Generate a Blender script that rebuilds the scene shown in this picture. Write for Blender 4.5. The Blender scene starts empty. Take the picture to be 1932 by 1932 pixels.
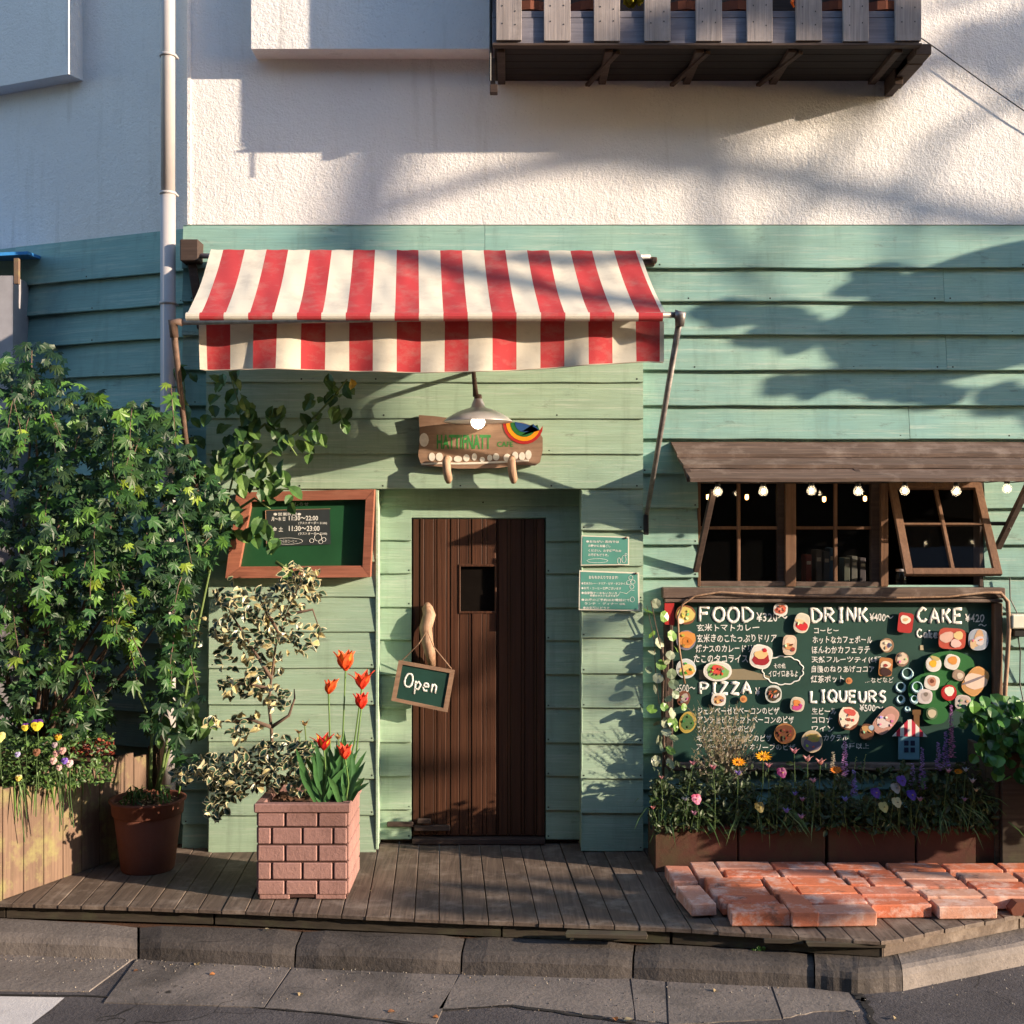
import bpy, bmesh, math, random
from mathutils import Vector, Matrix, Euler, Quaternion
random.seed(7)
R = math.radians
SC = bpy.context.scene
# ---------------------------------------------------------------- camera, sky, sun, exposure
FPX, CAMY, CAMZ = 2300.0, 7.4, 2.03          # focal length in 1/1932 of the picture width; distance to the wall; height over the deck
cam_d = bpy.data.cameras.new("camera"); cam = bpy.data.objects.new("camera", cam_d)
SC.collection.objects.link(cam); SC.camera = cam
cam.location = (0, -CAMY, CAMZ); cam.rotation_euler = (R(90), 0, 0)
cam_d.sensor_width = 36; cam_d.lens = 36 * FPX / 1932; cam_d.clip_end = 500; cam_d.clip_start = .05
SUN = Vector((2.65, -1.0, .72)).normalized()  # direction towards the sun
sun_d = bpy.data.lights.new("sun", 'SUN'); sun = bpy.data.objects.new("sun", sun_d)
SC.collection.objects.link(sun); sun.location = (12, -6, 8)
sun.rotation_euler = (-SUN).to_track_quat('-Z', 'Y').to_euler()
sun_d.energy = 4.1; sun_d.angle = R(.53); sun_d.color = (1.0, .81, .60)
world = bpy.data.worlds.new("World"); SC.world = world; world.use_nodes = True
_n = world.node_tree.nodes; _l = world.node_tree.links
sky = _n.new('ShaderNodeTexSky'); sky.sky_type = 'NISHITA'; sky.sun_disc = False
sky.sun_elevation = math.asin(SUN.z); sky.sun_rotation = math.atan2(SUN.x, SUN.y)
sky.air_density = 1.0; sky.dust_density = .4; sky.ozone_density = 1.6
_l.new(sky.outputs[0], _n['Background'].inputs[0]); _n['Background'].inputs[1].default_value = .15
vs = SC.view_settings; vs.view_transform = 'Standard'; vs.look = 'None'; vs.exposure = 1.48; vs.gamma = 1; vs.use_curve_mapping = False
SC.cycles.max_bounces = 6; SC.cycles.diffuse_bounces = 3; SC.cycles.glossy_bounces = 2
SC.cycles.transparent_max_bounces = 8; SC.cycles.caustics_reflective = False; SC.cycles.caustics_refractive = False

# ---------------------------------------------------------------- where things stand
def P(x, y, Y=0.0):            # a point of the plane at depth Y
    d = Y + CAMY
    return Vector(((x - 966) / FPX * d, Y, CAMZ - (y - 966) / FPX * d))
def G(x, y, z=0.0):            # a point of the level at height z
    d = (CAMZ - z) * FPX / (y - 966)
    return Vector(((x - 966) / FPX * d, d - CAMY, z))
def rnd(a, b): return random.uniform(a, b)
def V(*a): return Vector(a)

# ---------------------------------------------------------------- objects
COL = SC.collection
def tag(o, label=None, cat=None, group=None, kind=None):
    if label: o['label'] = label
    if cat: o['category'] = cat
    if group: o['group'] = group
    if kind: o['kind'] = kind
    return o
def wloc(o):
    v = Vector((0, 0, 0))
    while o is not None: v += o.location; o = o.parent
    return v
def empty(name, loc, label=None, cat=None, group=None, kind=None, parent=None):
    o = bpy.data.objects.new(name, None); COL.objects.link(o); o.empty_display_size = .1
    o.parent = parent; o.location = Vector(loc) - (wloc(parent) if parent else Vector())
    return tag(o, label, cat, group, kind)
def inst(name, mesh, loc, rot=None, scale=1, parent=None):
    o = bpy.data.objects.new(name, mesh); COL.objects.link(o); o.parent = parent
    o.location = Vector(loc) - (wloc(parent) if parent else Vector())
    if rot is not None:
        if isinstance(rot, Quaternion): rot = rot.to_euler()
        o.rotation_euler = rot
    o.scale = (scale,) * 3 if not hasattr(scale, '__len__') else scale
    return o
class MB:
    def __init__(s): s.v = []; s.f = []; s.m = []; s.c = []
    def add(s, vs_, fs, m=0, c=(1, 1, 1)):
        b = len(s.v); s.v += [Vector(q) for q in vs_]
        for q in fs: s.f.append([b + i for i in q]); s.m.append(m); s.c.append(c)
        return s
    def box(s, x0, x1, y0, y1, z0, z1, m=0, c=(1, 1, 1)):
        return s.add([(x, y, z) for x in (x0, x1) for y in (y0, y1) for z in (z0, z1)],
                     [(0, 1, 3, 2), (4, 6, 7, 5), (0, 4, 5, 1), (2, 3, 7, 6), (0, 2, 6, 4), (1, 5, 7, 3)], m, c)
    def cbox(s, c, size, b=.003, rot=None, m=0, col=(1, 1, 1), jit=0):
        h = [q / 2 for q in size]; vs_ = []; idx = {}
        for sx in (-1, 1):
            for sy in (-1, 1):
                for sz in (-1, 1):
                    j = [1 + rnd(-jit, jit) for _ in range(3)] if jit else (1, 1, 1)
                    e = [h[i] * j[i] for i in range(3)]
                    for k in range(3):
                        p = [sx * (e[0] - (b if k != 0 else 0)), sy * (e[1] - (b if k != 1 else 0)), sz * (e[2] - (b if k != 2 else 0))]
                        idx[(sx, sy, sz, k)] = len(vs_); q = Vector(p)
                        if rot: q = rot @ q
                        vs_.append(q + Vector(c))
        fs = []
        for k in range(3):
            a, d = [i for i in range(3) if i != k]
            for sg in (-1, 1):
                loop = []
                for ua, ud in ((-1, -1), (1, -1), (1, 1), (-1, 1)):
                    t = [0, 0, 0]; t[k] = sg; t[a] = ua; t[d] = ud; loop.append(idx[(*t, k)])
                fs.append(loop)
        for k in range(3):
            a, d = [i for i in range(3) if i != k]
            for ua in (-1, 1):
                for ud in (-1, 1):
                    t0 = [0, 0, 0]; t0[a] = ua; t0[d] = ud; t1 = list(t0); t0[k] = -1; t1[k] = 1
                    fs.append([idx[(*t0, a)], idx[(*t1, a)], idx[(*t1, d)], idx[(*t0, d)]])
        for sx in (-1, 1):
            for sy in (-1, 1):
                for sz in (-1, 1): fs.append([idx[(sx, sy, sz, 0)], idx[(sx, sy, sz, 1)], idx[(sx, sy, sz, 2)]])
        return s.add(vs_, fs, m, col)
    def bar(s, a, b, w, h, bev=.003, m=0, col=(1, 1, 1), up=(0, 0, 1), jit=0):   # a squared bar from a to b; w across, h along up
        a = Vector(a); b = Vector(b); x = (b - a); L = x.length; x.normalize(); up = Vector(up)
        y = up.cross(x)
        if y.length < 1e-4: y = Vector((0, 1, 0)).cross(x)
        y.normalize(); z = x.cross(y)
        M = Matrix((x, y, z)).transposed()
        return s.cbox((a + b) / 2, (L, w, h), bev, M, m, col, jit)
    def tube(s, pts, r, n=8, m=0, c=(1, 1, 1), flat=None):
        pts = [Vector(p) for p in pts]; N = len(pts)
        rr = list(r) if hasattr(r, '__len__') else [r] * N
        base = len(s.v); prev = None
        for i, p in enumerate(pts):
            t = (pts[min(i + 1, N - 1)] - pts[max(i - 1, 0)])
            t = t.normalized() if t.length > 1e-9 else Vector((0, 0, 1))
            if flat is not None: u = Vector(flat); w = t.cross(u).normalized(); fu = .35
            else:
                u = Vector((0, 0, 1)) if abs(t.z) < .9 else Vector((1, 0, 0))
                if prev is not None: u = prev
                w = t.cross(u).normalized(); u = w.cross(t).normalized(); prev = u; fu = 1
            for k in range(n):
                a = 2 * math.pi * k / n
                s.v.append(p + (w * math.cos(a) + u * math.sin(a) * fu) * rr[i])
        for i in range(N - 1):
            for k in range(n):
                a = base + i * n + k; b = base + i * n + (k + 1) % n
                s.f.append([a, b, b + n, a + n]); s.m.append(m); s.c.append(c)
        s.f.append([base + k for k in range(n)][::-1]); s.m.append(m); s.c.append(c)
        s.f.append([base + (N - 1) * n + k for k in range(n)]); s.m.append(m); s.c.append(c)
        return s
    def lathe(s, prof, c, n=24, m=0, col=(1, 1, 1), M=None, ecc=1):
        base = len(s.v); c = Vector(c)
        for r, z in prof:
            for k in range(n):
                a = 2 * math.pi * k / n; q = Vector((r * math.cos(a), r * math.sin(a) * ecc, z))
                if M: q = M @ q
                s.v.append(c + q)
        for i in range(len(prof) - 1):
            for k in range(n):
                a = base + i * n + k; b = base + i * n + (k + 1) % n
                s.f.append([a, b, b + n, a + n]); s.m.append(m); s.c.append(col)
        return s
    def prism(s, poly, y0, y1, m=0, c=(1, 1, 1), M=None):      # outline in x,z extruded along y (y0 = front)
        n = len(poly); vs_ = [Vector((x, y0, z)) for x, z in poly] + [Vector((x, y1, z)) for x, z in poly]
        if M: vs_ = [M @ q for q in vs_]
        return s.add(vs_, [list(range(n)), list(range(n, 2 * n))[::-1]] + [[i, (i + 1) % n, n + (i + 1) % n, n + i] for i in range(n)], m, c)
    def build(s, name, mats, parent=None, smooth=False, label=None, kind=None, fix=True, mesh_only=False):
        me = bpy.data.meshes.new(name); off = wloc(parent) if parent else Vector()
        me.from_pydata([q - off for q in s.v], [], s.f)
        if not isinstance(mats, (list, tuple)): mats = [mats]
        for m in mats: me.materials.append(m)
        me.polygons.foreach_set('material_index', s.m)
        if any(c != (1, 1, 1) for c in s.c):
            ca = me.color_attributes.new('Col', 'FLOAT_COLOR', 'CORNER'); buf = []
            for f, c in zip(s.f, s.c):
                for _ in f: buf += [c[0], c[1], c[2], 1.0]
            ca.data.foreach_set('color', buf)
        if smooth: me.polygons.foreach_set('use_smooth', [True] * len(s.f))
        if fix and len(s.f) < 6000:
            bm = bmesh.new(); bm.from_mesh(me); bmesh.ops.recalc_face_normals(bm, faces=bm.faces); bm.to_mesh(me); bm.free()
        me.update()
        if mesh_only: return me
        o = bpy.data.objects.new(name, me); COL.objects.link(o); o.parent = parent
        return tag(o, label, kind=kind)

# ---------------------------------------------------------------- materials
class NT:
    def __init__(s, name):
        s.mat = bpy.data.materials.new(name); s.mat.use_nodes = True; s.t = s.mat.node_tree; s.n = s.t.nodes; s.l = s.t.links
        s.b = s.n['Principled BSDF']; s.geo = s.n.new('ShaderNodeNewGeometry').outputs['Position']
        s.rand = s.n.new('ShaderNodeObjectInfo').outputs['Random']
    def set(s, sock, v):
        if isinstance(v, bpy.types.NodeSocket): s.l.new(v, sock)
        elif isinstance(v, (tuple, list)) and len(v) == 3 and sock.type == 'RGBA': sock.default_value = (*v, 1)
        else: sock.default_value = v
    def scale(s, v, sc, rot=(0, 0, 0), off=None):
        m = s.n.new('ShaderNodeMapping'); s.l.new(v, m.inputs[0]); m.inputs['Scale'].default_value = sc; m.inputs['Rotation'].default_value = rot
        if off is not None:
            c = s.n.new('ShaderNodeCombineXYZ'); a = s.math('MULTIPLY', s.rand, off)
            for i in range(3): s.l.new(a, c.inputs[i])
            s.l.new(c.outputs[0], m.inputs['Location'])
        return m.outputs[0]
    def noise(s, v, sc, det=4, ro=.55, dist=0):
        q = s.n.new('ShaderNodeTexNoise'); s.l.new(v, q.inputs['Vector']); q.inputs['Scale'].default_value = sc
        q.inputs['Detail'].default_value = det; q.inputs['Roughness'].default_value = ro; q.inputs['Distortion'].default_value = dist
        return q.outputs[0]
    def vor(s, v, sc, feat='F1'):
        q = s.n.new('ShaderNodeTexVoronoi'); s.l.new(v, q.inputs['Vector']); q.inputs['Scale'].default_value = sc; q.feature = feat
        return q.outputs[0]
    def math(s, op, a, b=0.0, c=None):
        q = s.n.new('ShaderNodeMath'); q.operation = op; s.set(q.inputs[0], a); s.set(q.inputs[1], b)
        if c is not None: s.set(q.inputs[2], c)
        return q.outputs[0]
    def mr(s, v, a, b, c=0.0, d=1.0):
        q = s.n.new('ShaderNodeMapRange'); s.set(q.inputs[0], v)
        for i, x in enumerate((a, b, c, d)): q.inputs[i + 1].default_value = x
        return q.outputs[0]
    def mix(s, f, a, b, mode='MIX'):
        q = s.n.new('ShaderNodeMix'); q.data_type = 'RGBA'; q.blend_type = mode
        s.set(q.inputs[0], f); s.set(q.inputs[6], a); s.set(q.inputs[7], b); return q.outputs[2]
    def ramp(s, f, stops, interp='LINEAR'):
        q = s.n.new('ShaderNodeValToRGB'); s.l.new(f, q.inputs[0]); e = q.color_ramp.elements; q.color_ramp.interpolation = interp
        while len(e) < len(stops): e.new(.5)
        for i, (p, c) in enumerate(stops): e[i].position = p; e[i].color = (*c, 1)
        return q.outputs[0]
    def bump(s, h, st=.3, dist=.01):
        q = s.n.new('ShaderNodeBump'); s.l.new(h, q.inputs['Height']); q.inputs['Strength'].default_value = st; q.inputs['Distance'].default_value = dist
        s.l.new(q.outputs[0], s.b.inputs['Normal'])
    def out(s, col=None, rough=None, metal=None, spec=None):
        if col is not None: s.set(s.b.inputs['Base Color'], col)
        if rough is not None: s.set(s.b.inputs['Roughness'], rough)
        if metal is not None: s.b.inputs['Metallic'].default_value = metal
        if spec is not None: s.b.inputs['Specular IOR Level'].default_value = spec
        return s.mat
def m_siding(name, ca, cb, worn=.5, dirty=.35):
    t = NT(name); g = t.geo
    big = t.noise(g, 1.1, 3, .6); grain = t.noise(t.scale(g, (3, 3, 130), off=20), 1, 6, .65, .4); mid = t.noise(t.scale(g, (2.2, 2.2, 14), off=9), 1.4, 5, .6)
    knot = t.vor(t.scale(g, (1.6, 1.6, 6.5)), 1.0)
    c = t.mix(t.mr(big, .35, .65), ca, cb)
    c = t.mix(t.math('MULTIPLY', t.mr(mid, .42, .75), .55), c, tuple(x * .68 for x in ca))
    c = t.mix(t.math('MULTIPLY', t.mr(grain, .5, .78), .45), c, tuple(x * .5 + .02 for x in cb))
    pale = t.noise(t.scale(g, (1.1, 1.1, 26), off=3), 1.3, 7, .8)
    c = t.mix(t.math('MULTIPLY', t.mr(pale, .52, .68), worn), c, (.52, .58, .50))
    c = t.mix(t.math('MULTIPLY', t.mr(knot, .0, .05, 1, 0), .5), c, (.12, .12, .08))
    dirt = t.noise(t.scale(g, (3, 3, 9)), 1.7, 8, .78); run = t.noise(t.scale(g, (14, 14, 1.1)), 1, 5, .65)
    c = t.mix(t.math('MULTIPLY', t.mr(run, .52, .72), .4), c, tuple(x * .5 for x in ca))
    c = t.mix(t.math('MULTIPLY', t.mr(dirt, .58, .72), dirty), c, (.09, .085, .07))
    c = t.mix(t.mr(t.rand, 0, 1, 0, .22), c, tuple(x * .6 for x in cb))
    t.bump(t.math('ADD', grain, t.math('MULTIPLY', mid, .6)), .45, .006)
    return t.out(c, .62, spec=.3)
def m_wood(name, ca, cb, axis='x', gs=90, rough=.7, wear=None, wearc=(.3, .26, .22), bump=.4, var=.4, low=2.5):
    t = NT(name); g = t.geo; s = {'x': (low, gs, gs), 'y': (gs, low, gs), 'z': (gs, gs, low)}[axis]
    grain = t.noise(t.scale(g, s, off=40), 1, 5, .6, .5)
    s2 = tuple(q if q == low else 18 for q in s); ring = t.noise(t.scale(g, s2, off=11), 1, 3, .5, 1.2)
    c = t.mix(t.mr(grain, .35, .68), ca, cb); c = t.mix(t.math('MULTIPLY', t.mr(ring, .45, .7), .6), c, tuple(x * .5 for x in ca))
    c = t.mix(t.mr(t.rand, 0, 1, 0, var), c, tuple(x * .45 for x in ca))
    if wear:
        w = t.noise(g, 6, 6, .7); c = t.mix(t.math('MULTIPLY', t.mr(w, .5, .7), wear), c, wearc)
    t.bump(t.math('ADD', grain, ring), bump, .004)
    return t.out(c, rough, spec=.3)
def m_plain(name, c, rough=.6, metal=0, nv=.25, ns=12, bump=.1, spec=.4):
    t = NT(name); n = t.noise(t.geo, ns, 5, .6); col = t.mix(t.mr(n, .35, .7, 0, nv * 2), c, tuple(x * .55 for x in c))
    if bump: t.bump(n, bump, .004)
    return t.out(col, rough, metal, spec)
def m_stone(name, ca, cb, sp=70, bump=.6, speck=.5, stain=(.05, .045, .04), st=.6):
    t = NT(name); g = t.geo; f = t.noise(g, sp, 4, .7); b = t.noise(g, 3.3, 6, .65); c = t.mix(t.mr(b, .35, .65), ca, cb)
    v = t.vor(g, sp * 1.4); c = t.mix(t.math('MULTIPLY', t.mr(v, .0, .35, 1, 0), speck * .7), c, tuple(min(1, x * 2.0) for x in cb))
    c = t.mix(t.math('MULTIPLY', t.mr(f, .5, .75), speck), c, tuple(x * .4 for x in ca))
    d = t.noise(g, 1.6, 7, .75); c = t.mix(t.math('MULTIPLY', t.mr(d, .5, .68), st), c, stain)
    c = t.mix(t.mr(t.rand, 0, 1, 0, .3), c, tuple(x * .6 for x in ca))
    if name in ('gutter_concrete', 'asphalt', 'kerb_concrete'):
        dn = t.n.new('ShaderNodeTexNoise'); t.l.new(g, dn.inputs['Vector']); dn.inputs['Scale'].default_value = 3; va = t.n.new('ShaderNodeVectorMath'); va.operation = 'MULTIPLY_ADD'; t.l.new(dn.outputs[1], va.inputs[0]); va.inputs[1].default_value = (.5, .5, .5); t.l.new(g, va.inputs[2])
        cr = t.vor(va.outputs[0], 1.6, 'DISTANCE_TO_EDGE'); mk = t.mr(t.noise(g, .9, 3, .6), .50, .56); c = t.mix(t.math('MULTIPLY', t.mr(cr, .0, .011, 1, 0), mk), c, (.012, .011, .010))
    t.bump(t.math('ADD', f, t.math('MULTIPLY', b, .8)), bump, .006)
    return t.out(c, .85, spec=.25)
def m_attr(name, rough=.6, trans=0.0, var=.35, spec=.3, vs_=0.0):     # colour comes from the mesh's own colour attribute (leaves, petals, print)
    t = NT(name); a = t.n.new('ShaderNodeAttribute'); a.attribute_name = 'Col'; c = a.outputs['Color']
    n = t.noise(t.geo, 30, 3, .6); c = t.mix(t.mr(n, .35, .7, 0, var), c, (.02, .03, .01), 'MIX')
    if vs_: c = t.mix(t.math('MULTIPLY', t.rand, vs_), c, (.30, .36, .03))
    t.out(c, rough, spec=spec)
    if trans:
        tr = t.n.new('ShaderNodeBsdfTranslucent'); t.l.new(c, tr.inputs[0]); mx = t.n.new('ShaderNodeMixShader'); mx.inputs[0].default_value = trans
        t.l.new(t.b.outputs[0], mx.inputs[1]); t.l.new(tr.outputs[0], mx.inputs[2]); t.l.new(mx.outputs[0], t.n['Material Output'].inputs[0])
    return t.mat
def m_emit(name, c, st):
    t = NT(name); t.b.inputs['Emission Color'].default_value = (*c, 1); t.b.inputs['Emission Strength'].default_value = st
    return t.out(c, .4)
def m_glass(name, c=(1, 1, 1), rough=.02, alpha=.25):
    t = NT(name); t.b.inputs['Alpha'].default_value = alpha; t.out(c, rough, spec=.8); return t.mat
M = {}
def stucco():
    t = NT('stucco'); g = t.geo; a = t.noise(g, 74, 5, .66, .5); b = t.noise(g, 27, 4, .6); big = t.noise(g, .9, 5, .6)
    c = t.mix(t.mr(big, .35, .7), (.78, .76, .75), (.71, .69, .69)); st = t.noise(t.scale(g, (6, 6, .8)), 1.2, 6, .7)
    c = t.mix(t.math('MULTIPLY', t.mr(st, .55, .75), .3), c, (.45, .42, .38)); pit = t.noise(g, 75, 2, .5)
    c = t.mix(t.math('MULTIPLY', t.mr(pit, .66, .74), .35), c, (.3, .28, .27))
    cr = t.noise(t.scale(g, (9, 9, 1.0)), 1, 4, .6); c = t.mix(t.math('MULTIPLY', t.mr(cr, .6, .75), .35), c, (.36, .32, .28))
    t.bump(t.math('ADD', t.math('MULTIPLY', a, 1.0), t.math('MULTIPLY', b, .9)), .8, .009); return t.out(c, .9, spec=.15)
M['stucco'] = stucco()
M['sid'] = m_siding('green_siding', (.30, .47, .385), (.205, .38, .355), .6, .75)
M['sid2'] = m_siding('green_siding_porch', (.345, .465, .335), (.295, .43, .325), .6, .5)
M['sid3'] = m_siding('teal_siding', (.24, .42, .39), (.19, .35, .34), .5, .45)
M['deck'] = m_wood('deck_wood', (.17, .125, .10), (.09, .064, .05), 'y', 60, .75, .7, (.26, .21, .175), var=.6)
M['fascia'] = m_wood('fascia_wood', (.07, .055, .042), (.035, .028, .02), 'x', 60, .9, .5, (.08, .085, .045))
M['door'] = m_wood('door_wood', (.105, .042, .022), (.03, .012, .007), 'z', 90, .5, None, var=.7, low=1.2)
M['grey'] = m_wood('grey_weathered_wood', (.36, .31, .30), (.22, .19, .19), 'z', 110, .8, .4, (.42, .37, .36), var=.3)
M['greyx'] = m_wood('grey_weathered_beam', (.20, .19, .23), (.13, .125, .155), 'x', 110, .8, .3, (.3, .28, .3), var=.2)
M['dark'] = m_wood('dark_beam', (.085, .055, .045), (.045, .03, .026), 'x', 80, .8, .3, (.14, .1, .08))
M['brownx'] = m_wood('window_board', (.17, .115, .09), (.075, .052, .044), 'x', 60, .8, .7, (.27, .21, .18), bump=.9)
M['brownz'] = m_wood('window_post', (.22, .115, .065), (.12, .06, .036), 'z', 90, .7, .3, (.25, .16, .11))
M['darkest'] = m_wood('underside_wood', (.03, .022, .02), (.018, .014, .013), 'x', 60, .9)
M['redwood'] = m_wood('menu_box_wood', (.36, .135, .085), (.24, .085, .055), 'x', 80, .55, .3, (.42, .2, .13), var=.2)
M['plank'] = m_wood('planter_board', (.21, .135, .095), (.14, .088, .062), 'z', 60, .8, .8, (.25, .24, .09), var=.45)
M['drift'] = m_wood('driftwood', (.40, .25, .16), (.20, .11, .07), 'z', 38, .6, .6, (.5, .36, .26), bump=.9)
M['signw'] = m_wood('sign_wood', (.34, .21, .14), (.22, .13, .085), 'x', 45, .7, .4, (.4, .28, .2))
M['slate'] = m_plain('chalkboard_green', (.013, .056, .043), .55, nv=.3, ns=5, bump=.05)
M['slate2'] = m_plain('board_green', (.018, .085, .034), .4, nv=.3, ns=5, bump=.03)
M['card'] = m_plain('card_green', (.10, .30, .25), .35, nv=.15, ns=8, bump=0)
M['chalk'] = m_plain('chalk_white', (.80, .79, .75), .9, nv=.35, ns=60, bump=.1)
M['creamp'] = m_plain('cream_plastic', (.72, .69, .58), .35, nv=.1, bump=0)
M['print'] = m_attr('printed_card', .5, 0, .08)
M['leaf'] = m_attr('leaf', .45, .28, .35, .4, .10)
M['dleaf'] = m_attr('leaf_glossy', .35, .18, .25, .45, .0)
M['petal'] = m_attr('petal', .55, .35, .06)
M['bark'] = m_plain('bark', (.14, .09, .065), .9, nv=.5, ns=30, bump=.5)
M['green_stem'] = m_plain('green_stem', (.12, .18, .05), .6, nv=.3, ns=20)
M['soil'] = m_stone('soil', (.07, .035, .022), (.12, .06, .035), 60, .9, .6)
M['terra'] = m_stone('terracotta', (.20, .07, .045), (.16, .058, .038), 60, .25, .15, (.15, .09, .07), .4)
M['box'] = m_stone('planter_brick', (.36, .20, .175), (.27, .15, .135), 60, .6, .35, (.17, .09, .075), .7)
M['joint'] = m_plain('dark_joint', (.07, .03, .025), .9)
M['trough'] = m_stone('brown_trough', (.10, .034, .025), (.07, .026, .02), 50, .3, .2, (.06, .07, .03), .6)
def brick():
    t = NT('red_brick'); g = t.geo; b = t.noise(g, 9, 6, .72); f = t.noise(g, 60, 5, .75); base = t.ramp(t.rand, [(0, (.48, .13, .07)), (.35, (.64, .20, .10)), (.7, (.50, .17, .11)), (1, (.60, .33, .24))])
    c = t.mix(t.math('MULTIPLY', t.mr(b, .48, .62), .7), base, (.68, .50, .44)); s = t.noise(g, 7.3, 5, .7)
    c = t.mix(t.math('MULTIPLY', t.mr(s, .58, .68), .8), c, (.10, .065, .055)); c = t.mix(t.math('MULTIPLY', t.mr(f, .5, .75), .35), c, (.2, .06, .04))
    t.bump(t.math('ADD', f, b), .5, .006); return t.out(c, .88, spec=.2)
M['brick'] = brick()
M['kerb'] = m_stone('kerb_concrete', (.095, .08, .073), (.07, .06, .056), 38, .9, .8, (.03, .025, .022), .8)
M['kerbl'] = m_stone('kerb_concrete_pale', (.21, .18, .165), (.15, .13, .12), 42, .8, .7, (.1, .08, .07), .5)
M['slab'] = m_stone('gutter_concrete', (.20, .17, .155), (.125, .11, .105), 45, .7, .75, (.055, .048, .045), .8)
M['asphalt'] = m_stone('asphalt', (.095, .085, .088), (.065, .058, .062), 60, .9, .9, (.035, .03, .03), .5)
M['seam'] = m_plain('tar_seam', (.015, .013, .013), .9)
M['paint'] = m_stone('road_paint', (.66, .62, .60), (.55, .52, .52), 100, .5, .15, (.25, .22, .21), .5)
M['pipe'] = m_plain('pipe_plastic', (.44, .41, .41), .45, nv=.15, ns=3, bump=0)
M['pipe2'] = m_plain('pipe_plastic_grey', (.20, .19, .215), .45, nv=.15, ns=3, bump=0)
M['steel'] = m_plain('galvanised_pipe', (.30, .27, .26), .5, .6, nv=.5, ns=25, bump=.2)
M['rust'] = m_plain('rusty_pipe', (.16, .10, .075), .7, .3, nv=.5, ns=30, bump=.3)
M['alum'] = m_plain('aluminium', (.66, .62, .62), .38, .45, nv=.2, ns=10, bump=.03)
M['black'] = m_plain('black_plastic', (.012, .011, .011), .5, bump=0)
M['sheet'] = m_plain('dark_grey_sheet', (.035, .042, .045), .4, bump=0)
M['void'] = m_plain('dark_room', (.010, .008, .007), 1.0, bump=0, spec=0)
M['bulb'] = m_emit('bulb_glow', (1.0, .86, .62), 7.0)
M['bulb2'] = m_emit('bulb_small_glow', (1.0, .78, .48), 22.0)
M['amber'] = m_emit('amber_glow', (1.0, .50, .12), 9.0)
M['glass'] = m_glass('clear_glass', (.9, .9, .9), .02, .10)
M['pane'] = m_glass('window_pane', (.01, .01, .01), .03, .13)
M['blueroof'] = m_plain('blue_tin', (.04, .22, .55), .4, nv=.2, bump=0)
M['shed'] = m_plain('grey_panel', (.34, .33, .36), .6, nv=.2)
M['rainbow'] = m_attr('sign_paint', .5, 0, .15)
M['greenpaint'] = m_plain('green_letter_paint', (.035, .20, .045), .5, nv=.3, ns=40, bump=0)
M['whitepaint'] = m_plain('white_letter_paint', (.72, .66, .58), .6, nv=.2, ns=40)
def canvas():
    t = NT('awning_canvas'); a = t.n.new('ShaderNodeAttribute'); a.attribute_name = 'Col'; c = a.outputs['Color']; g = t.geo
    d = t.noise(t.scale(g, (4, 4, 7)), 1.6, 7, .7); c = t.mix(t.math('MULTIPLY', t.mr(d, .48, .74), .42), c, (.34, .28, .24), 'MIX')
    w = t.noise(g, 260, 2, .5); f = t.noise(g, 14, 4, .6); t.bump(t.math('ADD', t.math('MULTIPLY', w, .3), f), .25, .006); t.out(c, .75, spec=.2)
    tr = t.n.new('ShaderNodeBsdfTranslucent'); t.l.new(c, tr.inputs[0]); mx = t.n.new('ShaderNodeMixShader'); mx.inputs[0].default_value = .10
    t.l.new(t.b.outputs[0], mx.inputs[1]); t.l.new(tr.outputs[0], mx.inputs[2]); t.l.new(mx.outputs[0], t.n['Material Output'].inputs[0]); return t.mat
M['canvas'] = canvas()

# ================================================================ the setting: road, gutter, kerb
ZK, ZR = -.09, -.19
MB().add([(-40, -40, ZR), (40, -40, ZR), (40, 40, ZR), (-40, 40, ZR)], [(0, 1, 2, 3)]).build('road', M['asphalt'], kind='structure')
dome = MB().add([(-60, 24, -3), (60, 24, -3), (60, 24, 0), (-60, 24, 0)], [(0, 1, 2, 3)])
gut = empty('gutter', G(900, 1850, ZR), kind='structure')
def slab(pts, name='slab', mat='slab', z=.005, lab=None):
    w = [G(x, y, ZR) for x, y in pts]; n = len(w); c = sum(w, Vector()) / n
    mb = MB(); top = [c + (q - c) * .9985 + V(0, 0, z) for q in w]; bot = [q - V(0, 0, .02) for q in w]; mid = [q + V(0, 0, z * .3) for q in w]
    mb.add(top + mid + bot, [list(range(n))] + [[i, (i + 1) % n, n + (i + 1) % n, n + i] for i in range(n)] + [[n + i, n + (i + 1) % n, 2 * n + (i + 1) % n, 2 * n + i] for i in range(n)])
    return mb.build(name, M[mat], gut, label=lab)
def rag(pts, amp=3, n=5):      # a broken edge: extra points between the corners
    o = []
    for a, b in zip(pts, pts[1:]):
        for k in range(n): t = k / n; o.append((a[0] + (b[0] - a[0]) * t + (rnd(-amp, amp) if k else 0), a[1] + (b[1] - a[1]) * t + (rnd(-amp, amp) * .5 if k else 0)))
    return o + [pts[-1]]
slab([(-220, 1796), (252, 1810), (168, 1872), (-250, 1868)], mat='kerbl', z=.006, lab='pale concrete gutter slab')
slab([(258, 1811), (548, 1828)] + rag([(497, 1903), (196, 1893)]) )
slab([(552, 1828), (864, 1842)] + rag([(822, 1935), (590, 1910), (500, 1904)]))
slab([(868, 1842), (1186, 1842), (1196, 1905)] + rag([(1196, 1925), (1100, 1915), (966, 1897), (828, 1905)], 3))
slab([(1190, 1842), (1254, 1843), (1258, 1928)] + rag([(1258, 1932), (1200, 1926)], 2))
slab([(1258, 1843), (1448, 1847), (1474, 1921)] + rag([(1474, 1924), (1380, 1928), (1262, 1934)], 3))
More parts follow.
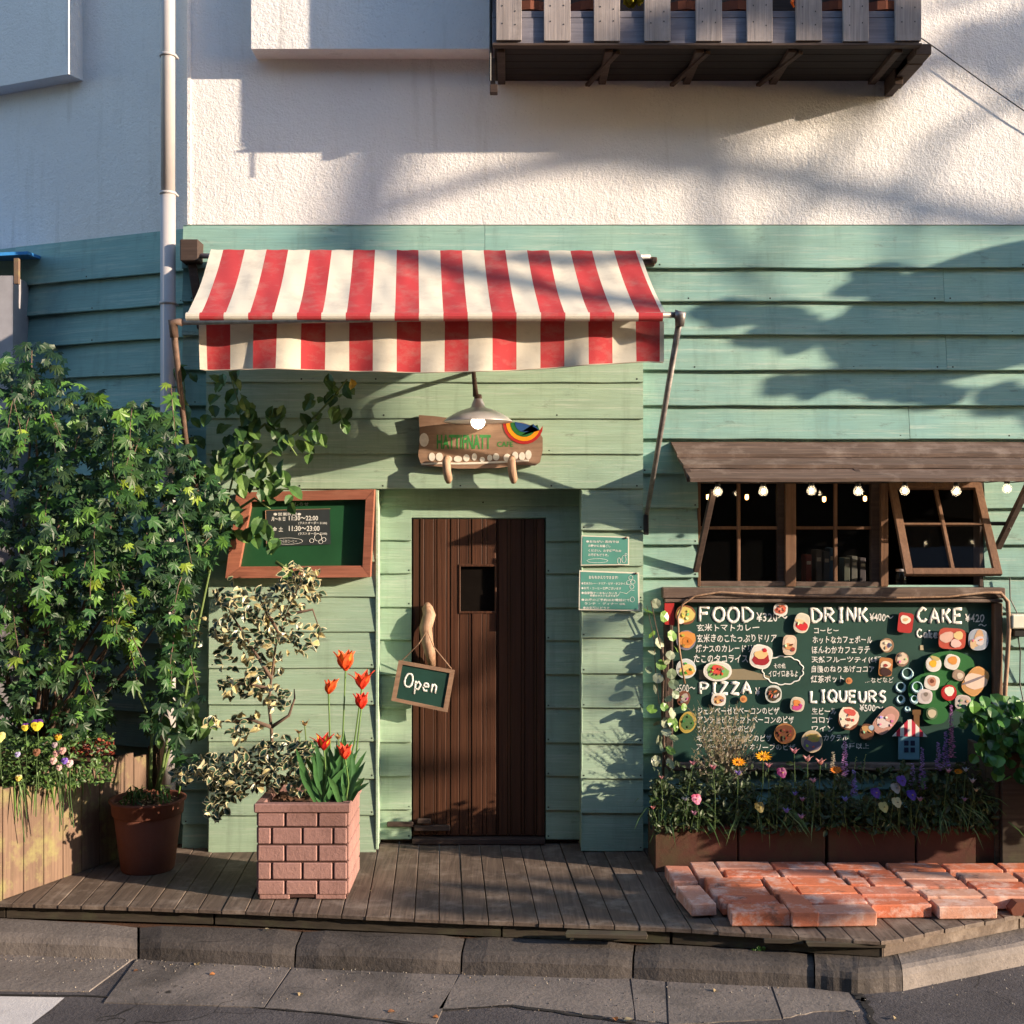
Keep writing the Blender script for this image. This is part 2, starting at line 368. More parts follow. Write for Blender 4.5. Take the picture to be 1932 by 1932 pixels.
slab([(1452, 1847), (1588, 1858), (1600, 1872), (1622, 1905)] + rag([(1622, 1908), (1550, 1909), (1478, 1922)], 3), mat='kerbl', lab='pale patched gutter slab')
mb = MB()
for pts, w in ((rag([(1590, 1855), (1622, 1880), (1640, 1905), (1652, 1945)], 5), .022), (rag([(-250, 1874), (165, 1880), (400, 1895), (590, 1911), (820, 1940)], 2), .006), (rag([(828, 1907), (966, 1899), (1100, 1918), (1200, 1932)], 3), .012)):
    for a, b in zip(pts, pts[1:]):
        A, B = G(*a, ZR), G(*b, ZR); s = (B - A).normalized().cross(V(0, 0, 1)) * w * rnd(.5, 1.2); u = V(0, 0, .0045)
        mb.add([A - s + u, A + s + u, B + s * .98 + u, B - s * .98 + u], [(0, 1, 2, 3)])
mb.build('tar_seam', M['seam'], kind='structure')
w = [G(x, y, ZR) + V(0, 0, .005) for x, y in ((-200, 1878), (122, 1884), (98, 1905), (62, 1932), (20, 1970), (-300, 1970))]
MB().add(w, [tuple(range(6))]).build('road_marking', M['paint'], kind='structure')

kerb = empty('kerb', G(900, 1800, ZK), kind='structure')
KE = [((-260, 1719), (-260, 1755)), ((262, 1746), (262, 1774)), ((570, 1754), (556, 1787)), ((878, 1766), (870, 1799)), ((1198, 1779), (1194, 1809)), ((1536, 1797), (1538, 1826)),
      ((1622, 1801), (1618, 1834)), ((1690, 1793), (1702, 1828)), ((1950, 1745), (1950, 1778)), ((2300, 1676), (2300, 1705))]
for i in range(len(KE) - 1):
    (b0, f0), (b1, f1) = KE[i], KE[i + 1]; mb = MB(); N = 7; rings = []
    for k in range(N + 1):
        t = k / N; e = .004 if 0 < k < N else 0
        t2 = min(max(t, .006 if i != 6 else 0), .994 if i != 6 else 1)
        B = G(b0[0] + (b1[0] - b0[0]) * t2, b0[1] + (b1[1] - b0[1]) * t2, ZK); F = G(f0[0] + (f1[0] - f0[0]) * t2, f0[1] + (f1[1] - f0[1]) * t2, ZK)
        o = (F - B).normalized(); j = rnd(-e, e); F = F + o * j
        end = .012 if k in (0, N) and i not in (5, 6, 7) else 0
        rings.append([B - V(0, 0, .15), B - V(0, 0, end), F - o * (.055) - V(0, 0, end + rnd(0, e)), F - o * (.022 + end) - V(0, 0, .012 + end), F - o * .002 - o * end - V(0, 0, .036 + end), F + o * .012 - o * end - V(0, 0, .11)])
    for k in range(N):
        mb.add(rings[k] + rings[k + 1], [(q, q + 1, q + 7, q + 6) for q in range(5)])
    mb.add(rings[0], [tuple(range(6))]); mb.add(rings[-1], [tuple(range(6))])
    mb.build('kerb_stone', M['kerbl' if i in (0, 7, 8) else 'kerb'], kerb, label='pale kerb stone' if i == 0 else None)
MB().box(-14, 14, -1.6, 14, -.24, -.20).build('foundation', M['soil'], kind='structure')
pl = [G(b[0], b[1], ZK) - V(0, 0, .01) for b, f in KE]
MB().add(pl + [V(pl[-1].x + 1, 1, -.1), V(6, 9, -.1), V(-8, 9, -.1), V(-5, 0, -.1)], [tuple(range(len(pl) + 4))]).build('soil_strip', M['soil'], kind='structure')

# ================================================================ the deck in front of the house
deck = empty('wooden_deck', (0, -.9, 0), 'low dark wooden deck of narrow boards running under the whole shop front', 'deck')
DF = [G(*q) for q in ((-500, 1676), (5, 1704), (400, 1716), (945, 1739), (1266, 1751), (1671, 1776), (1932, 1724), (2300, 1650))]
def yfront(x):
    for a, b in zip(DF, DF[1:]):
        if a.x <= x <= b.x: return a.y + (b.y - a.y) * (x - a.x) / (b.x - a.x)
    return DF[-1].y
SK = .059
for k in range(-27, 34):
    xc = k * .123 + .05; yf = -1.2
    for _ in range(6): yf = yfront(xc - SK * yf)
    xl = [xc + .0025, xc + .1205]
    if xc > 3.4 or xc < -3.35: continue
    fr = []
    for x in xl:
        y = -1.2
        for _ in range(6): y = yfront(x - SK * y)
        fr.append(V(x - SK * y, y + rnd(-.004, .006), 0))
    bk = [V(x - SK * .25, .25, 0) for x in xl]; z = rnd(-.003, .002); th = .02; mb = MB()
    top = [fr[0], fr[1], bk[1], bk[0]]; e = .0025
    mid = [q + V(0, 0, z - e) for q in top]; ins = [fr[0] + V(e, e, z), fr[1] + V(-e, e, z), bk[1] + V(-e, 0, z), bk[0] + V(e, 0, z)]; bot = [q - V(0, 0, th) for q in top]
    mb.add(ins + mid + bot, [(0, 1, 2, 3)] + [(i, (i + 1) % 4, 4 + (i + 1) % 4, 4 + i) for i in range(4)] + [(4 + i, 4 + (i + 1) % 4, 8 + (i + 1) % 4, 8 + i) for i in range(4)] + [(8, 9, 10, 11)])
    for x in (.3, .75):
        for yy in (.035,):
            q = fr[0].lerp(fr[1], x) + V(0, yy, z + .0008); mb.add([q + V(-.004, -.004, 0), q + V(.004, -.004, 0), q + V(.004, .004, 0), q + V(-.004, .004, 0)], [(0, 1, 2, 3)], 1)
    mb.build('deck_board', [M['deck'], M['black']], deck)
for a, b, nm in ((0, 3, 'fascia'), (3, 4, 'fascia'), (4, 5, 'fascia'), (5, 7, 'fascia')):
    for i in range(a, b):
        A, B = DF[i].copy(), DF[i + 1].copy(); n = V(0, 0, 1).cross(B - A).normalized()
        if n.y > 0: n = -n
        A += n * -.03; B += n * -.03; e = (B - A).normalized() * .006
        MB().add([A + e + V(0, 0, -.0215), B - e + V(0, 0, -.0215), B - e + V(0, 0, -.085), A + e + V(0, 0, -.085)] + [q - n * .03 for q in (A + e + V(0, 0, -.0215), B - e + V(0, 0, -.0215), B - e + V(0, 0, -.085), A + e + V(0, 0, -.085))],
                 [(0, 1, 2, 3), (4, 5, 6, 7), (0, 1, 5, 4), (3, 2, 6, 7), (0, 3, 7, 4), (1, 2, 6, 5)]).build(nm, M['fascia' if i < 5 else 'deck'], deck)
for x0, x1, yy in ((1068, 1222, 1762), (1520, 1670, 1778), (1440, 1515, 1772)):
    A, B = G(x0, yy, -.03), G(x1, yy + (x1 - x0) * .02, -.03); MB().bar(A, B, .06, .022, .003, jit=.03).build('board_offcut', M['fascia'], deck)

# ================================================================ the building
bld = empty('cafe_building', (0, 0, 0), 'two-storey white stucco building with green clapboard shop front on the ground floor', 'building')
def clap(A, B, z0, z1, n, mat='sid', th=.027, name='siding_board', nail=True, parent=None, ov=.012):
    A = V(A[0], A[1], 0); B = V(B[0], B[1], 0); n = Vector(n).normalized(); L = (B - A).length; N = max(2, int(L / .22)); mb = MB(); rings = []
    zj = rnd(-.002, .002)
    for k in range(N + 1):
        p = A.lerp(B, k / N); j = rnd(-.0022, .0022) + zj; jo = rnd(-.002, .003)
        rings.append([p + n * (th - .015) + V(0, 0, z0 + j), p + n * (th + jo - .003) + V(0, 0, z0 + j), p + n * (th + jo) + V(0, 0, z0 + .004 + j), p + n * .006 + V(0, 0, z1 + ov), p + V(0, 0, z1 + ov), p + n * .003 + V(0, 0, z0 + .045)])
    for k in range(N): mb.add(rings[k] + rings[k + 1], [(q, (q + 1) % 6, 6 + (q + 1) % 6, 6 + q) for q in range(6)])
    mb.add(rings[0], [(0, 1, 2, 3, 4, 5)]); mb.add(rings[-1], [(0, 1, 2, 3, 4, 5)])
    if nail:
        for t in [.012 / max(L, .1) + .01] + [(q + rnd(-.1, .1)) / max(1, int(L / .5)) for q in range(1, int(L / .5))] + [1 - .012 / max(L, .1) - .01]:
            p = A.lerp(B, t) + n * (th * .93 + .001) + V(0, 0, z0 + .02); u = (B - A).normalized() * .0045; w = V(0, 0, .0045)
            mb.add([p - u - w, p + u - w, p + u + w, p - u + w], [(0, 1, 2, 3)], 1)
    return mb.build(name, [M[mat], M['black']], parent or bld)
def zz(y, Y=0): return P(0, y, Y).z
def xx(x, Y=0): return P(x, 0, Y).x
ROWS = [425, 508, 571, 634, 700, 766, 829, 894, 959, 1027, 1089, 1155, 1220, 1287, 1353, 1420, 1487, 1553, 1604]
HOLES = [(1316, 1854, 905, 1108), (700, 1110, 900, 1620)]
XL, XR = xx(346), xx(2420)
for a, b in zip(ROWS, ROWS[1:]):
    segs = [(346, 2420, a, b)]
    for hx0, hx1, hy0, hy1 in HOLES:
        ns = []
        for x0, x1, y0, y1 in segs:
            if y1 <= hy0 + 2 or y0 >= hy1 - 2 or x1 <= hx0 or x0 >= hx1: ns.append((x0, x1, y0, y1)); continue
            if x0 < hx0: ns.append((x0, hx0, y0, y1))
            if x1 > hx1: ns.append((hx1, x1, y0, y1))
            if y0 < hy0 - 8: ns.append((max(x0, hx0), min(x1, hx1), y0, hy0))
            if y1 > hy1 + 8: ns.append((max(x0, hx0), min(x1, hx1), hy1, y1))
        segs = ns
    for x0, x1, y0, y1 in segs:
        cuts = [x0]
        if x1 - x0 > 700: cuts += {425: [915], 508: [1778], 571: [1240], 634: [1783], 700: [], 766: [1713], 829: [1560]}.get(a, [int(rnd(x0 + 250, x1 - 250))])
        cuts = sorted(c for c in cuts if x0 <= c < x1) + [x1]
        for c0, c1 in zip(cuts, cuts[1:]):
            g = .0012
            clap((xx(c0) + g, 0), (xx(c1) - g, 0), zz(y1), zz(y0), (0, -1, 0), 'sid', ov=0 if a == 425 else .014, th=.04)
# stucco above, the box bay, the wall that turns away on the left
ZT = zz(425)
def grid_wall(A, B, z0, z1, n, mat, name, th=.25, lab=None, parent=None):
    A = V(A[0], A[1], 0); B = V(B[0], B[1], 0); n = Vector(n).normalized(); mb = MB()
    f = [A + V(0, 0, z0), B + V(0, 0, z0), B + V(0, 0, z1), A + V(0, 0, z1)]; k = [q - n * th for q in f]
    mb.add(f + k, [(0, 1, 2, 3), (4, 5, 6, 7), (0, 1, 5, 4), (1, 2, 6, 5), (2, 3, 7, 6), (3, 0, 4, 7)]); return mb.build(name, M[mat], parent or bld, label=lab)
grid_wall((xx(355), -.012), (xx(2420), -.012), ZT + .001, 6.4, (0, -1, 0), 'stucco', 'stucco_wall')
mb = MB()                                         # inner wall behind the boards, open at door and window
x0, x1, z0 = xx(346), xx(2420), -.15
for a in ((xx(346), xx(705), z0, ZT), (xx(705), xx(1105), zz(905), ZT), (xx(1105), xx(1316), z0, ZT), (xx(1316), xx(1854), z0, zz(1108)), (xx(1316), xx(1854), zz(905), ZT), (xx(1854), xx(2420), z0, ZT)):
    mb.box(a[0], a[1], .0, .09, a[2], a[3])
mb.build('inner_wall', M['sid'], bld)
SL = .42; ln = V(-SL, -1, 0).normalized()
def LW(x): return (x, .13 + (-2.1 - x) * SL)
LX0, LX1 = -4.4, -1.985
grid_wall(LW(LX0), LW(LX1), ZT, 6.4, ln, 'stucco', 'stucco_wall', .12, 'shaded stucco wall turning away')
grid_wall(LW(LX0), LW(LX1), -.15, ZT, ln, 'sid3', 'inner_wall', .1)
for a, b in zip(ROWS, ROWS[1:]): clap(LW(-3.26 if a < 640 else LX0), LW(LX1), zz(b), zz(a), ln, 'sid3', ov=0 if a == 425 else .014, th=.045)
A = V(*LW(-2.745), 0); B = V(*LW(-4.3), 0); mb = MB(); f = []
for q, z in ((A, 4.79), (B, 4.79), (B, 6.4), (A, 6.4)): f.append(q + V(0, 0, z))
o = ln * .13; mb.add(f + [q + o for q in f], [(0, 1, 2, 3), (4, 5, 6, 7), (0, 1, 5, 4), (1, 2, 6, 5), (2, 3, 7, 6), (3, 0, 4, 7)])
mb.build('box_bay', M['stucco'], bld, label='small projecting stucco bay on the shaded wall')
MB().box(P(474, 0, -.18).x, P(926, 0, -.18).x, -.18, -.0125, P(0, 92, -.18).z, 6.4).build('box_bay', M['stucco'], bld, label='projecting stucco bay beside the balcony')
MB().box(xx(355), xx(361), -.02, -.0125, ZT, 6.4).build('corner_bead', M['stucco'], bld)

# porch front: the clad box round the door
YB, YR = -.10, .05
def zb(y): return P(0, y, YB).z
def xb(x): return P(x, 0, YB).x
mb = MB()
mb.box(xb(391), xb(712), YB, -.031, .015, zb(923)); mb.box(xb(1096), xb(1212), YB, -.031, .015, zb(923)); mb.box(xb(391), xb(1212), YB, -.031, zb(922), zb(672))
mb.box(xb(706), xb(712), -.030, YR, .015, zb(923)); mb.box(xb(1096), xb(1102), -.030, YR, .015, zb(923)); mb.box(xb(713), xb(1095), -.030, YR, zb(922), zb(905))
mb.build('porch_frame', M['sid2'], bld)
for a, b in zip([672, 722, 790, 857], [722, 790, 857, 923]): clap((xb(390), YB), (xb(1213), YB), zb(b), zb(a), (0, -1, 0), 'sid2', th=.02)
r = [923, 991, 1059, 1126, 1192, 1260, 1329, 1398, 1468, 1537, 1607]
for a, b in zip(r, r[1:]): clap((xb(395), YB), (xb(709), YB), zb(b), zb(a), (0, -1, 0), 'sid2', th=.018)
r = [923, 1001, 1068, 1133, 1203, 1269, 1335, 1402, 1468, 1534, 1604]
for a, b in zip(r, r[1:]): clap((xb(1096), YB), (xb(1213), YB), zb(b), zb(a), (0, -1, 0), 'sid2', th=.022 if a > 930 else .03)
MB().cbox((xb(712), YB - .008, (zb(925) + .015) / 2), (.016, .03, zb(925) - .015), .002).build('corner_trim', M['sid2'], bld)
MB().cbox((xb(1097.5), YB - .006, (zb(925) + .015) / 2), (.008, .026, zb(925) - .015), .002).build('corner_trim', M['sid2'], bld)
def zr(y): return P(0, y, YR).z
def xr(x): return P(x, 0, YR).x
r = [954, 1020, 1082, 1145, 1208, 1272, 1336, 1400, 1464, 1528, 1583]
for a, b in zip(r, r[1:]):
    clap((xr(690), YR + .02), (xr(776), YR + .02), max(zr(b), .03), zr(a), (0, -1, 0), 'sid2', th=.024)
    clap((xr(1030), YR + .02), (xr(1110), YR + .02), max(zr(b + 1), .03), zr(a + 1), (0, -1, 0), 'sid2', th=.024)
clap((xr(690), YR + .02), (xr(1110), YR + .02), zr(954), zr(905), (0, -1, 0), 'sid2', th=.02)
clap((xr(776), YR + .02), (xr(1030), YR + .02), zr(978), zr(954), (0, -1, 0), 'sid2', th=.008)
MB().box(xr(690), xr(1110), YR + .12, YR + .2, 0, zr(905)).build('inner_wall', M['sid2'], bld)
MB().box(xr(690), xr(776), YR + .0215, YR + .119, 0.012, zr(905)).box(xr(1030), xr(1110), YR + .0215, YR + .119, 0.012, zr(905)).build('door_jamb', M['dark'], bld)
# the door: narrow upright planks, a little window, a bolt
door = empty('door', (xr(903), YR, .04), None, parent=bld)
edges = [778, 792, 800, 818, 824, 842, 850, 866, 884, 890, 910, 918, 936, 940, 958, 964, 984, 990, 1008, 1013, 1028]
yd = YR + .03; zt, zbm = zr(979), zr(1578)
wy0, wy1 = zr(1155), zr(1068)
for a, b in zip(edges, edges[1:]):
    ins = a >= 866 and b <= 936; dep = rnd(0, .012)
    for z0_, z1_ in (((zbm, wy0), (wy1, zt)) if ins else ((zbm, zt),)):
        MB().cbox(((xr(a) + xr(b)) / 2, yd + dep, (z0_ + z1_) / 2), (xr(b) - xr(a) - .0035, .03, z1_ - z0_), .002).build('plank', M['door'], door)
MB().box(xr(778), xr(1028), yd + .025, yd + .045, zbm, wy0).box(xr(778), xr(1028), yd + .025, yd + .045, wy1, zt).box(xr(778), xr(866), yd + .025, yd + .045, wy0, wy1).box(xr(936), xr(1028), yd + .025, yd + .045, wy0, wy1).build('backing', M['black'], door)
mb = MB(); X0, X1 = xr(868), xr(934)
for x0_, x1_, z0_, z1_ in ((X0, X1, wy1 - .004, wy1 + .010), (X0, X1, wy0 - .010, wy0 + .004), (X0 - .008, X0 + .002, wy0 - .01, wy1 + .01), (X1 - .002, X1 + .008, wy0 - .01, wy1 + .01)):
    mb.cbox(((x0_ + x1_) / 2, yd - .010, (z0_ + z1_) / 2), (x1_ - x0_, .012 + rnd(0, .002), z1_ - z0_), .002)
mb.build('window_frame', M['door'], door)
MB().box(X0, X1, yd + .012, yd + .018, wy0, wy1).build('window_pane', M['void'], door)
MB().cbox(((xr(778) + xr(1028)) / 2, YR + .015, .022), (xr(1028) - xr(778), .09, .035), .004).build('threshold', M['dark'], door)
b0 = P(815, 1562, yd - .03)
MB().cbox(b0, (.22, .022, .035), .004).cbox(P(800, 1549, yd - .035), (.08, .03, .03), .004).cbox(P(755, 1555, yd - .04), (.16, .02, .03), .004).build('bolt', M['dark'], door)
# driftwood handle
hp = [(806, 1146, 0), (810, 1160, .03), (803, 1185, .045), (806, 1210, .05), (812, 1235, .04), (815, 1256, .01)]
MB().tube([P(x, y, yd - .03 - d) for x, y, d in [(807, 1141, .03)] + hp], [.018, .034, .040, .040, .036, .032, .022], 12, ecc if False else 0).build('handle', M['drift'], door, True, label='smooth twisted driftwood pull')

# the window: dark room, frames, open sash
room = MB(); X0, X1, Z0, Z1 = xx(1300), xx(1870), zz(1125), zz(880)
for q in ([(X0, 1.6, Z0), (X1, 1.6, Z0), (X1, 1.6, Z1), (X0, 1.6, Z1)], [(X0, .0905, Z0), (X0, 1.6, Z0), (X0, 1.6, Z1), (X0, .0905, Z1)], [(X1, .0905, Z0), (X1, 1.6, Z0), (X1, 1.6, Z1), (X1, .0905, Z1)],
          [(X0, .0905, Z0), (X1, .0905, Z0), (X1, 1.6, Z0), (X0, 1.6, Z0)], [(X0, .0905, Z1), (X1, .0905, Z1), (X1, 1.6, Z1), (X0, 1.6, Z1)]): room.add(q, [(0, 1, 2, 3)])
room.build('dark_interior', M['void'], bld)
win = empty('window', (xx(1585), 0, zz(1108)), None, parent=bld)
def wb(x0, x1, y0, y1, Y=-.01, d=.05, mat='brownz', nm='frame'): # a squared piece of the window seen from x0..x1, y0..y1
    a, b = P(x0, y0, Y), P(x1, y1, Y)
    return MB().cbox(((a.x + b.x) / 2, Y + d / 2, (a.z + b.z) / 2), (b.x - a.x, d, a.z - b.z), .0025).build(nm, M[mat], win)
wb(1316, 1322, 905, 1107, -.02, .09); wb(1848, 1855, 905, 1107, -.02, .1, 'dark')
wb(1322, 1482, 1097, 1107, -.012, .06, 'brownx'); wb(1502, 1662, 1098, 1107, -.012, .06, 'brownx')
wb(1322, 1848, 905, 912, -.012, .06, 'dark')
wb(1482, 1502, 912, 1107, -.018, .08); wb(1662, 1676, 912, 1107, -.018, .08); wb(1467, 1480, 912, 1097, .01, .05, 'dark'); wb(1644, 1661, 912, 1098, .01, .05, 'dark')
for c0, c1, cm in ((1322, 1467, 1394), (1502, 1644, 1577)):
    wb(cm - 3, cm + 3, 912, 1097, .015, .03, nm='mullion'); wb(c0, cm - 3, 993, 999, .018, .025, nm='glazing_bar'); wb(cm + 3, c1, 993, 999, .018, .025, nm='glazing_bar')
    for p0, p1 in ((c0, cm - 3), (cm + 3, c1)):
        for q0, q1 in ((912, 993), (999, 1097)):
            a, b = P(p0, q0, .03), P(p1, q1, .03); MB().box(a.x, b.x, .031, .035, b.z, a.z).build('pane', M['pane'], win)
sx0, sx1 = 2.30, 2.815; zt_, zb_ = zz(912), 1.665; yt_, yb_ = -.015, -.34
def sp(x, t): return V(x, yt_ + (yb_ - yt_) * t, zt_ + (zb_ - zt_) * t)
nn = (sp(0, 1) - sp(0, 0)).cross(V(1, 0, 0))
for nm, a, b, w_, h_ in (('sash_stile', sp(sx0, 0), sp(sx0, 1), .045, .03), ('sash_stile', sp(sx1, 0), sp(sx1, 1), .045, .03), ('sash_rail', sp(sx0 + .02, .97), sp(sx1 - .02, .97), .04, .032), ('sash_rail', sp(sx0 + .02, .03), sp(sx1 - .02, .03), .04, .032),
                         ('mullion', sp((sx0 + sx1) / 2, .04), sp((sx0 + sx1) / 2, .95), .02, .026), ('glazing_bar', sp(sx0 + .02, .46), sp(sx1 - .02, .46), .014, .022)):
    MB().bar(a, b, w_, h_, .002, up=nn).build(nm, M['brownz'], win, label='weathered rail of the sash propped open' if nm == 'sash_rail' else None)
for t0, t1 in ((.06, .45), (.47, .94)):
    for a, b in ((sx0 + .02, (sx0 + sx1) / 2 - .01), ((sx0 + sx1) / 2 + .01, sx1 - .02)):
        MB().add([sp(a, t0), sp(b, t0), sp(b, t1), sp(a, t1)], [(0, 1, 2, 3)]).build('pane', M['pane'], win)
MB().tube([sp(sx1, .45), sp(sx1, .45) + V(.12, 0, -.0), sp(sx1, .45) + V(.14, 0, -.03)], .012, 8).build('stay', M['black'], win)
a, b = P(1250, 1109, -.085), P(1896, 1129, -.085)
MB().cbox(((a.x + b.x) / 2, -.045, (a.z + b.z) / 2), (b.x - a.x, .10, a.z - b.z), .005).build('sill', M['brownx'], win)

# things inside the window
bk = [(1526, 26, .17, (.16, .03, .02)), (1545, 30, .20, (.10, .09, .08)), (1560, 34, .19, (.07, .08, .09)), (1571, 36, .21, (.05, .10, .16)), (1598, 26, .15, (.09, .10, .08)), (1612, 30, .16, (.12, .12, .11)), (1628, 24, .15, (.08, .07, .08))]
bl = ['dark red book at the left of the row behind the middle window', 'brown book beside the dark red one behind the middle window', 'slate coloured book behind the middle window, left of the mullion', 'tall blue book behind the middle window beside the mullion', 'olive book behind the middle window just right of the mullion', 'pale grey book behind the middle window, right of the mullion', 'mauve grey book at the right end of the row behind the middle window']
for (x, hpx, h, c), lb in zip(bk, bl):
    p = P(x, 1098, .16); mb = MB(); mb.cbox(p + V(0, .06, h / 2), (.036, .12, h), .003, col=c); mb.cbox(p + V(0, -.001, h * .7), (.026, .003, h * .12), .0005, col=(.4, .36, .28))
    tag(mb.build('book', M['print']), lb, 'book', 'books standing behind the window')
p = P(1700, 1104, .05); mb = MB().lathe([(0, 0), (.03, 0), (.034, .01), (.034, .06), (.026, .072), (.026, .085), (0, .085)], p, 16, 0)
jr = empty('storage_jar', p, 'small jar with metal lid standing on the ledge by the open sash', 'jar'); mb.build('jar', M['pane'], jr, True); MB().lathe([(.0, .098), (.03, .098), (.031, .083), (.026, .083)], p, 16).build('lid', M['alum'], jr, True)

# wooden window canopy
can = empty('window_canopy', P(1600, 860), 'weathered canopy of three overlapping planks over the café window', 'canopy')
prof = [(.0, 832), (-.165, 856), (-.13, 861), (-.315, 877), (-.28, 882), (-.46, 902)]
zc = lambda q: P(0, q[1], q[0]).z
for k, (a, b) in enumerate(((prof[0], prof[1]), (prof[2], prof[3]), (prof[4], prof[5]))):
    xl0 = P((1265, 1278, 1290)[k], 0, a[0]).x; xl1 = P((1278, 1290, 1303)[k], 0, b[0]).x; th = .016; mb = MB(); N = 12; rg = []
    za, zb2 = zc(a), zc(b)
    for i in range(N + 1):
        t = i / N; xa = xl0 + (3.2 - xl0) * t; xb_ = xl1 + (3.2 - xl1) * t; j = rnd(-.003, .003)
        rg.append([V(xa, a[0], za), V(xb_, b[0] + j, zb2 + j), V(xb_, b[0] + j + .003, zb2 - th * 1.3 + j), V(xa, a[0], za - th)])
    for i in range(N): mb.add(rg[i] + rg[i + 1], [(q, (q + 1) % 4, 4 + (q + 1) % 4, 4 + q) for q in range(4)])
    mb.add(rg[0], [(0, 1, 2, 3)]); mb.add(rg[-1], [(0, 1, 2, 3)]); mb.build('plank', M['brownx'], can)
for x in (1.02, 2.0, 3.0):
    MB().bar((x, -.03, 2.40), (x, -.42, 2.215), .035, .03, .003).build('rafter', M['dark'], can)
MB().bar(P(1346, 925, -.36), P(1313, 1078, -.045), .035, .028, .003).build('strut', M['dark'], can)
MB().bar(P(1945, 905, -.40), P(1882, 1034, -.045), .04, .03, .003).build('strut', M['dark'], can)

# balcony
YF = -.58
bal = empty('wooden_balcony', P(1335, 158, 0), 'weathered grey slatted balcony high on the white wall', 'balcony')
def zf(y, Y=YF): return P(0, y, Y).z
bw, bzb, bzt = P(929, 0, YF).x, zf(84), 5.6
XS = [(936, 984), (1026, 1076), (1120, 1169), (1215, 1264), (1312, 1361), (1408, 1456), (1500, 1549), (1589, 1637), (1687, 1736)]
for i, (a, b) in enumerate(XS):
    x0, x1 = P(a, 0, YF).x, P(b, 0, YF).x; zb3 = zf(80) + rnd(-.004, .006)
    mb = MB().cbox(((x0 + x1) / 2, YF - .011, (zb3 + bzt) / 2), (x1 - x0, .022, bzt - zb3), .002)
    for fx in (.25, .75):
        for fy in (19, 45): mb.cbox(V(x0 + (x1 - x0) * fx, YF - .023, zf(fy) + rnd(-.02, .02)), (.005, .003, .007), .0005, m=1)
    mb.build('slat', [M['grey'], M['black']], bal)
MB().cbox(((bw + P(1735, 0, YF).x) / 2, YF + .021, (zf(84) + zf(34)) / 2), (P(1735, 0, YF).x - bw, .04, zf(34) - zf(84)), .003).build('rail', M['greyx'], bal)
MB().cbox(((bw + P(1735, 0, YF).x) / 2, YF + .03, (zf(33) + zf(20)) / 2), (P(1735, 0, YF).x - bw, .05, zf(20) - zf(33)), .003).build('rail', M['greyx'], bal)
xr1 = P(1737, 0, YF).x
MB().cbox(((bw + xr1) / 2, YF + .0, zf(86.5)), (xr1 - bw, .05, .014), .002).build('edge_strip', M['dark'], bal)
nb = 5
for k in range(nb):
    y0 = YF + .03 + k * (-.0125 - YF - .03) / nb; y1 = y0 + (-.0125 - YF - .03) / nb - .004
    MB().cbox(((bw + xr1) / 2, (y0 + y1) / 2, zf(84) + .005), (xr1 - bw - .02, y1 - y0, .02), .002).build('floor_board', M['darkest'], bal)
for x in (945, 1150, 1322, 1498, 1700):
    X = P(x, 0, YF).x
    MB().bar((X, YF + .04, zf(84) - .014), (X, -.02, zf(84) - .014), .045, .03, .003).build('joist', M['dark'], bal)
    if x in (1150, 1322, 1498): MB().bar((X + .05, YF + .05, zf(84) - .025), (X - .09, -.03, zf(84) - .035), .03, .02, .003).build('brace', M['dark'], bal)
X = P(1690, 0, 0).x - .02
for Y0, Y1, z0_, z1_ in ((-.56, -.013, 90, 103), (-.42, -.014, 104, 122), (-.22, -.013, 123, 160)):
    a = P(0, z0_, Y0 if Y0 > -.5 else -.5).z
    MB().cbox((X + (0 if Y0 < -.3 else -.03), (Y0 + Y1) / 2, (a + P(0, z1_, Y0).z) / 2), (.05 if Y0 > -.3 else .09, Y1 - Y0, a - P(0, z1_, Y0).z), .004).build('bracket', M['dark'], bal)
MB().cbox((bw + .0, YF + .2, (zf(86) + zf(150)) / 2), (.03, .03, zf(86) - zf(150)), .003).cbox((bw + .005, YF + .2, zf(146)), (.045, .045, .05), .003).build('hanging_post', M['dark'], bal)
MB().tube([V(bw - .012, YF + .02, 5.2), V(bw - .012, YF + .02, zf(150))], .006, 6).build('cable', M['black'], bal)
# end panel of the balcony and the dark back
MB().box(bw - .0, bw + .02, YF + .05, -.013, bzb + .02, bzt).build('side_panel', M['greyx'], bal)
MB().box(xr1 - .02, xr1, YF + .05, -.013, bzb + .02, bzt).build('side_panel', M['greyx'], bal)
MB().box(bw + .03, xr1 - .03, -.03, -.0135, bzb + .03, bzt).build('back_board', M['dark'], bal)
for k, (x, lab) in enumerate(((1000, 'terracotta pot behind the first gap of the balcony slats'), (1110, 'terracotta pot behind the second gap of the balcony slats'), (1290, 'terracotta pot behind the balcony slats, left of the middle'), (1385, 'terracotta pot behind the middle of the balcony slats'), (1570, 'terracotta pot behind the balcony slats, right of the middle'), (1660, 'terracotta pot behind the last gap of the balcony slats'))):
    c = V(P(x, 0, -.35).x, -.35, bzb + .02)
    tag(MB().lathe([(0, 0), (.08, 0), (.115, .22), (.13, .22), (.13, .27), (.11, .27), (.1, .2), (0, .2)], c, 16).build('plant_pot', M['terra'], smooth=False), lab, 'pot', 'terracotta pots on the balcony')
mbp = MB()
for k in range(14): 
    a = V(P(1195, 5, -.4).x + rnd(-.06, .06), -.45 + rnd(-.05, .05), bzb + .28); mbp.tube([a, a + V(rnd(-.05, .05), -.05, .05), a + V(rnd(-.1, .1), -.09, .0 + rnd(0, .08))], [.012, .014, .003], 5, c=(.45, .40, .03))
tag(mbp.build('yellow_plant', M['petal']), 'yellow-green leafy plant behind the slats of the balcony', 'plant')
